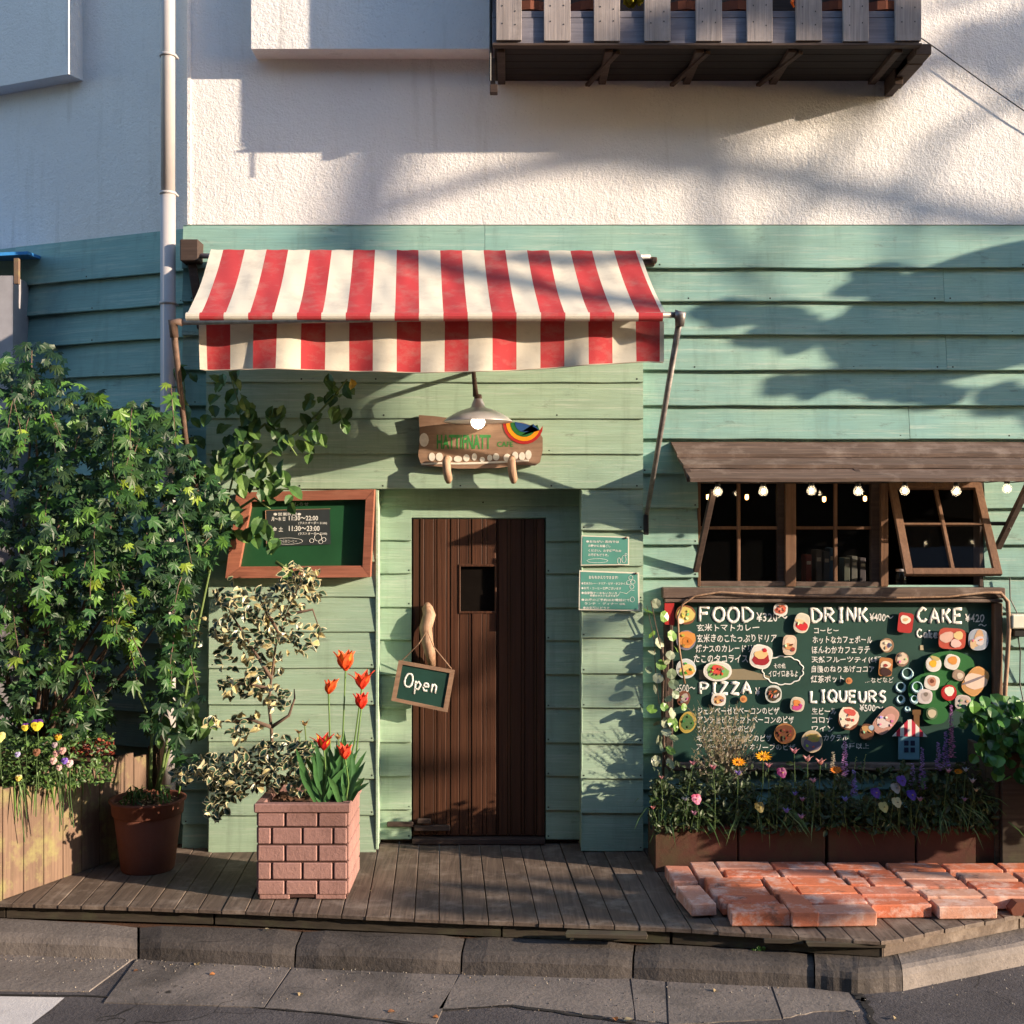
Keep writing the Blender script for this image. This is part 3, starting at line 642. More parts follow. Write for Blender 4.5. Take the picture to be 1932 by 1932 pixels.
tag(MB().tube([P(1498, 14, -.6), P(1494, 5, -.61), P(1497, -8, -.6), P(1495, -25, -.55)], [.004, .009, .008, .006], 6, c=(.8, .16, .01)).build('orange_ribbon', M['petal']), 'thin orange flower hanging over the balcony rail', 'flower')

# downpipe
dp = empty('downpipe', P(317, 1600, -.06), 'pale vertical plastic drainpipe at the corner of the two walls', 'drainpipe')
MB().tube([P(317, -300, -.06), P(317, 365, -.06)], .042, 20).build('pipe', M['pipe'], dp, True)
MB().tube([P(317, 366, -.06), P(317, 1640, -.06)], .045, 20).build('pipe', M['pipe'], dp, True)
for y in (105, 365, 572, 1150):
    MB().lathe([(.046, -.008), (.050, -.008), (.050, .008), (.046, .008)], P(317, y, -.06), 20).cbox(P(331, y + 3, -.03), (.03, .05, .014), .003).build('clamp', M['pipe'], dp, True)
# wire
tag(MB().tube([P(1735, 70, -.2), P(1760, 87, -.06), P(1850, 152, -.06), P(1945, 218, -.06), P(2100, 330, -.04)], .0035, 6).tube([P(1738, 84, -.1), P(1752, 85, -.07), P(1760, 87, -.06)], .004, 6).build('wire', M['black']), 'thin dark wire running down the white wall from the balcony', 'wire')
# bird shed at far left
sh = empty('shed', (-3.5, .15, 0), 'grey panelled shed with blue tin roof at the far left behind the foliage', 'shed')
MB().box(-4.3, P(24, 0, .3).x, .3, .9, -.1, P(0, 520, .3).z).build('body', M['shed'], sh)
MB().box(-6.0, -3.36, -1.9, .28, -.19, 2.3).build('side_wall', M['dark'], sh)  # unseen block left of the shed, added to keep sky light off the wall
MB().cbox(P(32, 512, .2), (.03, .03, .16), .002).build('post', M['plank'], sh)
a = P(52, 474, .3); MB().add([a, a + V(-1.4, -.25, -.12), a + V(-1.4, .9, .1), a + V(0, .9, .06)] + [q + V(0, 0, -.02) for q in (a, a + V(-1.4, -.25, -.12), a + V(-1.4, .9, .1), a + V(0, .9, .06))], [(0, 1, 2, 3), (4, 5, 6, 7), (0, 1, 5, 4), (1, 2, 6, 5), (2, 3, 7, 6), (3, 0, 4, 7)]).build('roof', M['blueroof'], sh)

# ================================================================ striped awning
YA = -.91
aw = empty('striped_awning', P(810, 600, -.4), 'red and white striped canvas awning over the entrance', 'awning')
topA, topB = V(P(398, 0, -.13).x, -.13, P(0, 471, -.13).z), V(P(1206, 0, -.13).x, -.13, P(0, 473, -.13).z)
fx0, fx1, fz = P(352, 0, YA).x, P(1258, 0, YA).x, P(0, 598, YA).z
red, whi = (.45, .045, .052), (.66, .60, .50)
xs = [P(378, 0, YA).x + i * (P(1250, 0, YA).x - P(378, 0, YA).x) / 19 for i in range(20)]
def sag(x, t): return -.030 * math.sin(math.pi * t) + .0035 * math.sin(x * 31 + t * 4) * math.sin(math.pi * t) + .002 * math.sin(x * 57 - t * 9) + .006 * math.sin(x * 9 + 1) * math.sin(math.pi * t)
def stripe(mb, xa, xb_, c, nu=4, nv=14):
    vs_ = []
    for j in range(nv + 1):
        t = j / nv
        for i in range(nu + 1):
            x = xa + (xb_ - xa) * i / nu; s = (x - fx0) / (fx1 - fx0)
            p = topA.lerp(topB, s).lerp(V(x, YA, fz + .012 - .006 * math.sin(s * math.pi)), t)
            vs_.append(p + V(0, 0, sag(x, t)))
    mb.add(vs_, [(j * (nu + 1) + i, j * (nu + 1) + i + 1, (j + 1) * (nu + 1) + i + 1, (j + 1) * (nu + 1) + i) for j in range(nv) for i in range(nu)], 0, c)
def vbot(s): # height of the lower edge of the valance along its run
    pts = [(0, 693), (.04, 694), (.25, 695), (.5, 701), (.62, 699), (.75, 692), (.88, 685), (.97, 679), (1, 680)]
    for a, b in zip(pts, pts[1:]):
        if a[0] <= s <= b[0]: return P(0, a[1] + (b[1] - a[1]) * (s - a[0]) / (b[0] - a[0]), YA).z
    return P(0, 680, YA).z
def val(mb, xa, xb_, c, nu=5, nv=9):
    vs_ = []
    for j in range(nv + 1):
        t = j / nv
        for i in range(nu + 1):
            x = xa + (xb_ - xa) * i / nu; s = (x - fx0) / (fx1 - fx0); zb_v = vbot(s)
            y = YA + .115 + .012 * math.sin(x * 11) - .03 * t + t * .010 * math.sin(x * 23 + 2 * t) + .016 * t * math.sin(x * 7.3 + 1) + (.02 * t if s < .12 else 0)
            vs_.append(V(x, y + .012 * t, fz - .004 + (zb_v - fz + .010) * t))
    mb.add(vs_, [(j * (nu + 1) + i, j * (nu + 1) + i + 1, (j + 1) * (nu + 1) + i + 1, (j + 1) * (nu + 1) + i) for j in range(nv) for i in range(nu)], 0, c)
for fn, nm in ((stripe, 'roof_stripe'), (val, 'valance_stripe')):
    for i in range(19):
        mb = MB(); fn(mb, xs[i], xs[i + 1], red if i % 2 == 0 else whi); mb.build(nm, M['canvas'], aw, True, fix=False)
    mb = MB(); fn(mb, fx0 + (.0 if nm == 'roof_stripe' else .035), xs[0], whi, 2); mb.build('edge_binding', M['canvas'], aw, True, fix=False)
    mb = MB(); fn(mb, xs[-1], fx1 - .0, whi, 2); mb.build('edge_binding', M['canvas'], aw, True, fix=False)
mb = MB()
for i in range(19):    # canvas rolled over the front bar
    mb.tube([V(xs[i], YA - .002, fz), V(xs[i + 1], YA - .002, fz)], .024, 12, c=red if i % 2 == 0 else whi)
mb.tube([V(fx0, YA - .002, fz), V(xs[0], YA - .002, fz)], .024, 12, c=whi); mb.build('rolled_hem', M['canvas'], aw, False)
mb = MB()
N = 90
for a in range(N):
    xa, xb_ = [fx0 + .04 + (fx1 - fx0 - .045) * q / N for q in (a, a + 1)]
    za, zb4 = vbot((xa - fx0) / (fx1 - fx0)), vbot((xb_ - fx0) / (fx1 - fx0))
ya = lambda x, t=1: YA + .081 + .012 * math.sin(x * 11) + .010 * math.sin(x * 23 + 2) + .016 * math.sin(x * 7.3 + 1) + .012
mb.tube([V(fx0 + .04 + (fx1 - fx0 - .045) * q / N, ya(fx0 + .04 + (fx1 - fx0 - .045) * q / N) + (.02 if q / N < .08 else 0), vbot(.03 + .97 * q / N) + .004) for q in range(N + 1)], .0035, 6, c=(.5, .42, .33)); mb.build('hem_piping', M['canvas'], aw, True)
R_end, L_end = P(1284, 594, YA), P(326, 608, YA)
MB().tube([L_end, R_end], .016, 12).build('front_bar', M['steel'], aw, True)
MB().tube([topA + V(-.1, .035, -.03), topB + V(.07, .035, -.03)], .016, 12).build('roller_bar', M['alum'], aw, True)
MB().tube([R_end + V(-.03, 0, .002), R_end, R_end + V(-.004, .01, -.06)], [.026, .032, .024], 12).build('elbow_joint', M['steel'], aw, True)
MB().tube([L_end + V(.05, 0, 0), L_end, L_end + V(.006, .01, -.08)], [.022, .028, .022], 12).build('elbow_joint', M['rust'], aw, True, label='rusty elbow')
MB().tube([R_end, P(1244, 830, -.4), P(1219, 978, -.12)], [.018, .016, .014], 12).build('arm', M['steel'], aw, True)
MB().tube([L_end, P(350, 830, -.4), P(384, 985, -.12)], [.018, .016, .014], 12).build('arm', M['rust'], aw, True)
MB().cbox(P(1219, 990, -.135), (.03, .03, .12), .004).build('arm_bracket', M['black'], aw)
MB().cbox(P(384, 995, -.10), (.03, .03, .12), .004).build('arm_bracket', M['black'], aw)
a = P(362, 476, -.08); MB().cbox(a, (.11, .13, .13), .006).build('bracket_block', M['dark'], aw)
MB().bar(P(363, 500, -.06), P(380, 620, -.05), .06, .05, .004).build('bracket_block', M['dark'], aw)
MB().cbox(P(1224, 494, -.06), (.07, .06, .05), .004).cbox(P(1234, 492, -.09), (.03, .08, .03), .004).build('bracket_plate', M['rust'], aw)

# ================================================================ entrance lamp
YL = -.36
lp = empty('entrance_lamp', P(902, 785, YL), 'aluminium dish lamp with lit bulb hanging over the wooden name board', 'lamp')
MB().tube([P(886, 703, -.125), P(890, 699, -.24), P(893, 698, -.34), P(894, 708, YL), P(896, 728, YL), P(898, 748, YL)], [.013, .013, .013, .013, .014, .018], 10).build('arm', M['rust'], lp, True)
c = P(902, 786, YL)
MB().lathe([(.006, .118), (.02, .112), (.026, .095), (.036, .075), (.040, .056), (.05, .050), (.09, .038), (.135, .018), (.175, -.006), (.198, -.026), (.200, -.031), (.19, -.026), (.13, .008), (.06, .026), (0, .03)], c, 40).build('shade', M['alum'], lp, True)
MB().lathe([(0, .13), (.02, .128), (.024, .10), (.024, .085)], c + V(0, 0, .0), 16).build('collar', M['rust'], lp, True)
bm_ = [(0, -.052)] + [(.04 * math.sin(a), -.012 - .04 * math.cos(a)) for a in (.4, .8, 1.2, 1.6, 2.0, 2.4)] + [(.018, .03), (.018, .04)]
MB().lathe(bm_, c + V(0, -.01, -.02), 20).build('bulb', M['bulb'], lp, True)

# ================================================================ name board
YS = -.165
sg = empty('name_board', P(905, 880, YS), 'rough wooden name board with rainbow corner under the dish lamp', 'sign')
out = [(790, 783), (820, 785), (850, 789), (900, 792), (945, 796), (985, 797), (1012, 806), (1024, 826), (1024, 850), (1019, 872), (1010, 878), (980, 877), (940, 883), (900, 884), (862, 884), (825, 880), (795, 878), (789, 860), (792, 820)]
MB().prism([(P(x, 0, YS).x, P(0, y, YS).z) for x, y in out], YS, YS + .04).build('board', M['signw'], sg)
for i, (r0, c) in enumerate(((42, (.36, .02, .02)), (36, (.80, .28, .01)), (28, (.02, .13, .03)), (19, (.02, .07, .22)))):
    pts = []
    for k in range(13):
        a = math.pi + (math.pi * .95) * k / 12; x = 990 + r0 * .98 * math.cos(a) * (1 if math.cos(a) < 0 else .88); y = 797 - (r0 * .98) * math.sin(a) * 1.0
        pts.append((x, y if k not in (0,) else 796))
    pts = [(min(q[0], 1024), q[1]) for q in pts] + [(1018, 812), (1008, 806), (992, 800)]
    MB().prism([(P(x, 0, YS).x, P(0, y, YS).z) for x, y in pts], YS - .003 - .0015 * i, YS - .0005 - .0002 * i, c=c).build('rainbow_band', M['rainbow'], sg)
for x, y, rx, ry in ((800, 830, 9, 13), (815, 862, 6, 8), (829, 862, 7, 8), (847, 866, 6, 6), (864, 866, 8, 6), (880, 864, 6, 7), (895, 862, 5, 7), (910, 867, 5, 5), (924, 864, 5, 6), (936, 862, 6, 7), (957, 864, 7, 8), (972, 860, 6, 8), (985, 861, 6, 8), (997, 858, 6, 9)):
    MB().prism([(P(x + rx * math.cos(a * .524), 0, YS).x, P(0, y - ry * math.sin(a * .524), YS).z) for a in range(12)], YS - .003, YS - .0005).build('white_dab', M['whitepaint'], sg)
MB().tube([P(x, y, YS - .001) for x, y in ((795, 876), (830, 874), (862, 875), (900, 874), (945, 872), (998, 869))], .006, 6, flat=(0, -1, 0)).build('white_line', M['whitepaint'], sg)
for x in (843, 966):
    MB().tube([P(x, 863, YS - .035), P(x - 1, 870, YS - .06), P(x, 888, YS - .065), P(x + 3, 904, YS - .055), P(x + 3, 911, YS - .045)], [.018, .024, .025, .024, .014], 10).build('peg', M['drift'], sg, True)

# ================================================================ letters
_tc = {}
def text(s, x0, y0, x1, y1, Y, mat, parent, name='lettering', bold=.0, wob=0, tilt=0, org=None, M3=None, mirror=False):
    """the words s filling the box x0..x1, y0..y1 of the plane at depth Y"""
    cu = bpy.data.curves.new('txt', 'FONT'); cu.body = s; cu.size = 1; cu.offset = bold; cu.resolution_u = 2
    if name == 'lettering': cu.space_character = 1.05
    to = bpy.data.objects.new('txt', cu); COL.objects.link(to); dg = bpy.context.evaluated_depsgraph_get(); dg.update()
    me = bpy.data.meshes.new_from_object(to.evaluated_get(dg)); bpy.data.objects.remove(to); bpy.data.curves.remove(cu)
    vs_ = [q.co.copy() for q in me.vertices]; fs = [tuple(p.vertices) for p in me.polygons]; bpy.data.meshes.remove(me)
    if not vs_: print('EMPTY TEXT', s); return None
    ax0 = min(q.x for q in vs_); ax1 = max(q.x for q in vs_); ay0 = min(q.y for q in vs_); ay1 = max(q.y for q in vs_); mb = MB(); o = []
    ph = rnd(0, 6)
    for q in vs_:
        u = (q.x - ax0) / (ax1 - ax0); v = (q.y - ay0) / max(ay1 - ay0, 1e-6)
        x = x0 + (x1 - x0) * u + wob * math.sin(v * 5 + ph + u * 17); y = y1 + (y0 - y1) * v + wob * math.sin(u * 23 + ph) * .9 + tilt * u
        p = P(x, y, Y)
        o.append(M3(p) if M3 else p)
    mb.add(o, fs); return mb.build(name, M[mat], parent, fix=False)
SF = {'F': [[(0, 0), (.02, 1), (.75, .97)], [(.02, .52), (.6, .55)]], 'O': 'o', 'D': [[(.08, 0), (.05, 1), (.45, .93), (.8, .6), (.75, .25), (.4, .02), (.08, 0)]],
      'R': [[(.05, 0), (.05, 1), (.5, .95), (.7, .72), (.45, .5), (.1, .48)], [(.3, .48), (.75, 0)]], 'I': [[(.1, 1), (.5, 1)], [(.3, 1), (.3, 0)], [(.1, 0), (.5, 0)]],
      'N': [[(.05, 0), (.05, 1), (.65, 0), (.68, 1)]], 'K': [[(.05, 0), (.08, 1)], [(.65, 1), (.1, .45)], [(.25, .55), (.7, 0)]], 'C': [[(.75, .82), (.45, 1), (.12, .75), (.05, .4), (.25, .05), (.55, .02), (.78, .2)]],
      'A': [[(0, 0), (.38, 1), (.75, 0)], [(.15, .35), (.62, .35)]], 'E': [[(.68, 1), (.05, 1), (.05, 0), (.7, .02)], [(.05, .52), (.58, .54)]], 'P': [[(.05, 0), (.05, 1), (.5, .98), (.72, .75), (.5, .5), (.1, .46)]],
      'Z': [[(.05, 1), (.7, 1), (.02, 0), (.75, 0)]], 'L': [[(.05, 1), (.05, 0), (.65, .02)]], 'Q': 'q', 'U': [[(.05, 1), (.05, .35), (.2, .04), (.5, .04), (.66, .35), (.68, 1)]],
      'S': [[(.62, .88), (.4, 1), (.12, .85), (.15, .6), (.55, .42), (.62, .18), (.35, 0), (.05, .12)]], 'p': [[(.05, .62), (.08, -.35)], [(.06, .45), (.3, .62), (.55, .4), (.4, .05), (.08, .08)]],
      'e': [[(.05, .32), (.55, .38), (.42, .6), (.15, .55), (.03, .25), (.2, .02), (.52, .1)]], 'n': [[(.08, .62), (.08, 0)], [(.08, .4), (.3, .62), (.5, .5), (.52, 0)]],
      'a': [[(.5, .6), (.2, .6), (.05, .3), (.2, .02), (.48, .2), (.5, .6), (.55, 0)]], 'k': [[(.06, 1), (.06, 0)], [(.5, .6), (.08, .28), (.52, 0)]]}
def strokes(word, x0, y0, x1, y1, Y, r, mat, parent, M3=None, name='lettering', jit=.02):
    ws = []
    for ch in word: g = SF[ch]; ws.append(.85 if g in ('o', 'q') else max(q[0] for st in g for q in st) + .02)
    tot = sum(ws) + .24 * (len(word) - 1); mb = MB(); cx = 0
    for i, ch in enumerate(word):
        g = SF[ch]
        if g in ('o', 'q'):
            ring = [(.42 + .40 * math.cos(a * .3927 + 1.7), .5 + .5 * math.sin(a * .3927 + 1.7)) for a in range(17)]; g = [ring] + ([[(.5, .3), (.85, -.05)]] if ch == 'Q' else [])
        dy = rnd(-.05, .05)
        for st in g:
            pts = []
            for k, (u, v) in enumerate(st):
                X = x0 + (x1 - x0) * (cx + u + rnd(-jit, jit)) / tot; Yp = y1 + (y0 - y1) * (v + dy + rnd(-jit, jit)); p = P(X, Yp, Y); pts.append(M3(p) if M3 else p)
            seg = []
            for a, b in zip(pts, pts[1:]): seg += [a, a.lerp(b, .33), a.lerp(b, .66)]
            seg.append(pts[-1]); nrm = (0, -1, 0)
            mb.tube(seg, [r * rnd(.82, 1.12) for _ in seg], 8, flat=nrm)
        cx += ws[i] + .24
    return mb.build(name, M[mat], parent, True)
text('HATTIFNATT', 824, 820, 926, 847, YS - .0015, 'greenpaint', sg, bold=.035)
text('CAFE', 938, 833, 968, 843, YS - .0015, 'greenpaint', sg, bold=.02)

# ================================================================ opening-hours case
hc = empty('menu_case', P(565, 1090, YB), 'red-brown wooden case with green board showing the opening hours', 'notice case')
co = [(446, 929), (706, 923), (698, 1089), (425, 1091)]; ci = [(474, 946), (690, 942), (684, 1070), (450, 1073)]
yo = YB - .10
mats = [M['redwood']]
for i in range(4):
    j = (i + 1) % 4; mb = MB(); q = [P(*co[i], yo), P(*co[j], yo), P(*ci[j], yo + .004), P(*ci[i], yo + .004)]
    e = (q[1] - q[0]).normalized() * .001; q = [q[0] + e, q[1] - e, q[2] - e, q[3] + e]; k = [v_ + V(0, .078, 0) for v_ in q]
    mb.add(q + k, [(0, 1, 2, 3), (4, 5, 6, 7), (0, 1, 5, 4), (1, 2, 6, 5), (2, 3, 7, 6), (3, 0, 4, 7)]); mb.build('frame_rail', M['redwood'], hc)
q = [P(x, y, yo + .055) for x, y in ((474, 946), (690, 942), (684, 1072), (450, 1075))]; g = [(q[i] + (q[i] - sum(q, Vector()) / 4).normalized() * .02) for i in range(4)]
MB().add([v_ for v_ in g] + [v_ + V(0, .02, 0) for v_ in g], [(0, 1, 2, 3), (4, 5, 6, 7), (0, 1, 5, 4), (1, 2, 6, 5), (2, 3, 7, 6), (3, 0, 4, 7)]).build('green_board', M['slate2'], hc)
MB().bar(P(452, 1071, yo + .03), P(683, 1069, yo + .03), .045, .012, .002).build('ledge', M['redwood'], hc)
yc = yo + .05
MB().add([P(503, 964, yc), P(622, 961, yc), P(624, 1027, yc), P(504, 1031, yc)], [(0, 1, 2, 3)]).build('hours_sheet', M['sheet'], hc)
mb = MB()
for a, b in (((501, 963), (623, 960)), ((501, 963), (503, 1032))): mb.bar(P(*a, yc), P(*b, yc), .005, .004, .001)
mb.build('tape', M['signw'], hc)
text('●営業時間●', 516, 967, 568, 973, yc - .001, 'chalk', hc, bold=.01)
text('月〜木 日', 512, 975, 538, 983, yc - .001, 'chalk', hc, bold=.02); text('11:30〜22:00', 545, 973, 600, 982, yc - .001, 'chalk', hc, bold=.02)
text('(ラストオーダー 21:00)', 563, 984, 617, 990, yc - .001, 'chalk', hc, bold=.015)
text('金 土', 514, 994, 534, 1003, yc - .001, 'chalk', hc, bold=.02); text('11:30〜23:00', 545, 992, 603, 1002, yc - .001, 'chalk', hc, bold=.02)
text('(ラストオーダー 22:00)', 563, 1004, 617, 1010, yc - .001, 'chalk', hc, bold=.015)
text('おしらせ', 546, 948, 582, 954, yo + .0545, 'chalk', hc, bold=.015)
mb = MB(); mb.tube([P(543 + 28 * math.cos(a * .3927), 1021 + 6 * math.sin(a * .3927), yc - .001) for a in range(17)], .0012, 4)
for x, y, r_ in ((588, 1020, 4), (600, 1014, 7), (611, 1018, 4), (605, 1022, 4)): mb.tube([P(x + r_ * math.cos(a * .6283), y + r_ * math.sin(a * .6283), yc - .001) for a in range(11)], .0012, 4)
mb.build('chalk_drawing', M['chalk'], hc)
text('やわらかコーヒー', 524, 1018, 560, 1024, yc - .001, 'chalk', hc)

# ================================================================ two notices on the porch post
def notice(q, lab, lines, extra):
    Y = YB - .034; n = empty('notice', P(*q[3], Y), lab, 'notice', 'laminated green notices on the door post')
    c = [P(x, y, Y) for x, y in q]; ce = sum(c, Vector()) / 4
    MB().add(c + [v_ + V(0, .003, 0) for v_ in c], [(0, 1, 2, 3), (4, 5, 6, 7), (0, 1, 5, 4), (1, 2, 6, 5), (2, 3, 7, 6), (3, 0, 4, 7)]).build('border', M['creamp'], n)
    k = [ce + (v_ - ce) * Vector((.95, 1, .93)) + V(0, -.0015, 0) for v_ in c]; MB().add(k, [(0, 1, 2, 3)]).build('sheet', M['card'], n)
    for s, x0, y0, x1, y1 in lines: text(s, x0, y0, x1, y1, Y - .0025, 'chalk', n, bold=.02, tilt=.8)
    mb = MB()
    for pts, r_ in extra: mb.tube([P(x, y, Y - .002) for x, y in pts], r_, 5)
    mb.build('chalk_drawing', M['chalk'], n)
    MB().cbox(P(q[1][0] - 6, q[1][1] + 2, Y - .004), (.012, .012, .012), .003).build('pin', M['rust'], n)
circ = lambda x, y, r_, r2=None: [(x + r_ * math.cos(a * .6283), y + (r2 or r_) * math.sin(a * .6283)) for a in range(11)]
notice([(1097, 1010), (1187, 1013), (1187, 1066), (1096, 1067)], 'smaller green laminated notice, the upper of two on the door post',
       [('●おねがい 店内では', 1106, 1019, 1168, 1024), ('お静かにお過ごし', 1110, 1027, 1152, 1032), ('ください。お子様連れの', 1110, 1036, 1172, 1041), ('お客様もどうぞ。', 1110, 1044, 1148, 1049)],
       [(circ(1127, 1058, 20, 4), .0012), (circ(1168, 1058, 3, 6), .0012), (circ(1177, 1055, 4, 7), .0012), (circ(1181, 1046, 2), .0012)])
notice([(1093, 1076), (1206, 1080), (1207, 1153), (1092, 1151)], 'larger green laminated notice, the lower of two on the door post',
       [('おもちかえりできます!', 1111, 1086, 1166, 1092), ('●玄米カレー・ドリア・ピザ・タコライス', 1097, 1098, 1184, 1103), ('●お茶・コーヒー各種ございます', 1097, 1107, 1172, 1112), ('●自家製ケーキもいろいろ', 1097, 1116, 1164, 1121), ('季節のタルトもあります', 1113, 1121.5, 1166, 1126),
        ('●お席のご予約はお電話にて', 1097, 1129, 1188, 1134), ('ランチ ・ ディナー OK', 1103, 1136, 1180, 1141), ('●お気軽にどうぞ', 1100, 1144, 1150, 1149)],
       [(circ(1190, 1090, 4), .0012), (circ(1186, 1099, 4), .0012), (circ(1194, 1098, 4), .0012), (circ(1192, 1107, 4), .0012), ([(1166, 1124), (1170, 1117), (1182, 1120), (1190, 1113), (1197, 1114)], .0012), (circ(1193, 1131, 4, 5), .0012)])

# ================================================================ Open sign on the door
osn = empty('open_sign', P(798, 1345, -.03), 'small tilted chalkboard sign reading Open hanging on the door handle', 'sign')
oq = [(752, 1246), (858, 1265), (844, 1344), (738, 1322)]; YO = -.06
c = [P(x, y, YO) for x, y in oq]; ce = sum(c, Vector()) / 4; inn = [ce + (v_ - ce) * .84 for v_ in c]
for v_, s_ in zip(inn, c): pass
for i in range(4):
    j = (i + 1) % 4; q = [c[i], c[j], inn[j], inn[i]]
    MB().add(q + [v_ + V(0, .02, 0) for v_ in q], [(0, 1, 2, 3), (4, 5, 6, 7), (0, 1, 5, 4), (1, 2, 6, 5), (2, 3, 7, 6), (3, 0, 4, 7)]).build('frame_rail', M['signw'], osn)
MB().add([v_ + V(0, .007, 0) for v_ in inn] + [v_ + V(0, .014, 0) for v_ in inn], [(0, 1, 2, 3), (4, 5, 6, 7), (0, 1, 5, 4), (1, 2, 6, 5), (2, 3, 7, 6), (3, 0, 4, 7)]).build('slate', M['slate'], osn)
def rotm(p, a=R(-11), o=P(798, 1292, YO)):
    d = p - o; return o + V(d.x * math.cos(a) - d.z * math.sin(a), d.y, d.x * math.sin(a) + d.z * math.cos(a))
strokes('Open', 762, 1277, 824, 1303, YO + .006, .0062, 'chalk', osn, rotm)
MB().tube([P(757, 1248, YO + .01), P(790, 1215, YO - .03), P(806, 1190, -.05), P(818, 1220, YO - .03), P(852, 1262, YO + .01)], .003, 6).build('cord', M['signw'], osn)

# ================================================================ the big chalkboard menu
YC = -.048
cb = empty('menu_chalkboard', P(1580, 1450, -.03), 'large dark green chalkboard menu below the window, hand lettered in white', 'chalkboard')
a, b = P(1266, 1130, YC), P(1882, 1440, YC)
MB().box(a.x, b.x, YC, -.032, b.z, a.z).build('slate', M['slate'], cb)
def cbar(x0, x1, y0, y1, Y, d, mat, nm='frame_rail'):
    p, q = P(x0, y0, Y), P(x1, y1, Y); return MB().cbox(((p.x + q.x) / 2, Y + d / 2, (p.z + q.z) / 2), (q.x - p.x, d, p.z - q.z), .005).build(nm, M[mat], cb)
cbar(1254, 1893, 1130.5, 1137, -.098, .065, 'brownx'); cbar(1876, 1892, 1138, 1440, -.092, .06, 'brownz'); cbar(1254, 1270, 1138, 1440, -.092, .06, 'dark'); cbar(1254, 1892, 1440.5, 1455, -.094, .06, 'brownx')
cane = [(1292, 1290), (1281, 1220), (1279, 1165), (1288, 1140), (1312, 1124), (1360, 1117), (1420, 1121), (1500, 1124), (1600, 1126), (1700, 1128), (1790, 1126), (1860, 1118), (1888, 1119), (1901, 1135), (1904, 1180), (1900, 1250), (1896, 1310), (1893, 1400)]
MB().tube([P(x, y, -.115) for x, y in cane], [.006] * 11 + [.008, .011, .014, .014, .014, .014, .014], 8).build('bent_cane', M['drift'], cb, True)
MB().tube([P(x, y, -.12) for x, y in ((1262, 1440), (1300, 1450), (1420, 1452), (1600, 1450), (1700, 1454), (1800, 1449), (1880, 1425))], .009, 8).build('bent_cane', M['bark'], cb, True)
MB().add([P(1254, 1138, -.101), P(1272, 1138, -.101), P(1272, 1180, -.101), P(1254, 1178, -.101)], [(0, 1, 2, 3)], 0, (.42, .03, .03)).build('red_patch', M['print'], cb)
yt = YC - .002
strokes('FOOD', 1320, 1146, 1420, 1173, yt, .0096, 'chalk', cb); strokes('PIZZA', 1320, 1288, 1416, 1309, yt, .0096, 'chalk', cb)
strokes('DRINK', 1530, 1147, 1636, 1173, yt, .0096, 'chalk', cb); strokes('LIQUEURS', 1529, 1303, 1670, 1324, yt, .0088, 'chalk', cb)
strokes('CAKE', 1730, 1148, 1815, 1174, yt, .0096, 'chalk', cb)
strokes('Cake', 1729, 1188, 1769, 1203, yt, .006, 'chalk', cb)
for s, x0, y0, x1, y1, bo in (('¥320〜', 1427, 1156, 1486, 1173, .03), ('¥400〜', 1641, 1157, 1685, 1172, .03), ('¥420', 1821, 1158, 1857, 1174, .03), ('〜', 1846, 1177, 1862, 1182, .02), ('¥', 1425, 1297, 1434, 1313, .03), ('¥500〜', 1622, 1329, 1666, 1342, .03),
        ('¥500〜', 1274, 1291, 1312, 1306, .0),
        ('玄米トマトカレー', 1315, 1177, 1432, 1191, .02), ('玄米きのこたっぷりドリア', 1315, 1196, 1465, 1212, .02), ('焼ナスのカレードリア', 1313, 1216, 1432, 1231, .02), ('たこのタコライス', 1309, 1235, 1411, 1250, .02),
        ('ジェノベーゼとベーコンのピザ', 1316, 1334, 1470, 1348, .01), ('アンチョビとトマトベーコンのピザ', 1316, 1351, 1498, 1365, .01), ('フレッシュ玉子のピザ', 1316, 1369, 1424, 1382, .01), ('キノコとアンチョビのピザ', 1315, 1386, 1456, 1399, .005), ('アーティチョークオリーブのピザ', 1314, 1403, 1500, 1416, .005),
        ('その他', 1460, 1251, 1482, 1261, .02), ('イロイロあるよ', 1450, 1265, 1505, 1277, .02),
        ('コーヒー', 1536, 1184, 1582, 1195, .02), ('ホットなカフェボール', 1533, 1200, 1646, 1214, .02), ('ほんわかカフェラテ', 1532, 1219, 1641, 1233, .02), ('天然フルーツティ(6種)', 1531, 1238, 1666, 1252, .02), ('自慢のねりあげココア', 1531, 1256, 1650, 1269, .02), ('紅茶ポット', 1530, 1274, 1592, 1288, .02), ('…などなど', 1632, 1278, 1686, 1288, .005),
        ('生ビール', 1532, 1335, 1578, 1348, .02), ('コロナ', 1532, 1352, 1570, 1364, .02), ('ワイン', 1532, 1369, 1573, 1381, .02), ('カクテル', 1554, 1386, 1600, 1398, .02), ('60種以上', 1587, 1402, 1640, 1413, .005)):
    text(s, x0, y0, x1, y1, YC - .002, 'chalk', cb, bold=min(bo, .014), wob=.6)
pts = []
for k in range(61):
    a = k / 60 * 2 * math.pi; rr = 1 + .10 * abs(math.sin(a * 6.5)); pts.append(P(1477 + 36 * rr * math.cos(a), 1265 + 25 * rr * math.sin(a), yt))
MB().tube(pts, .004, 6, flat=(0, -1, 0)).build('chalk_cloud', M['chalk'], cb, True)
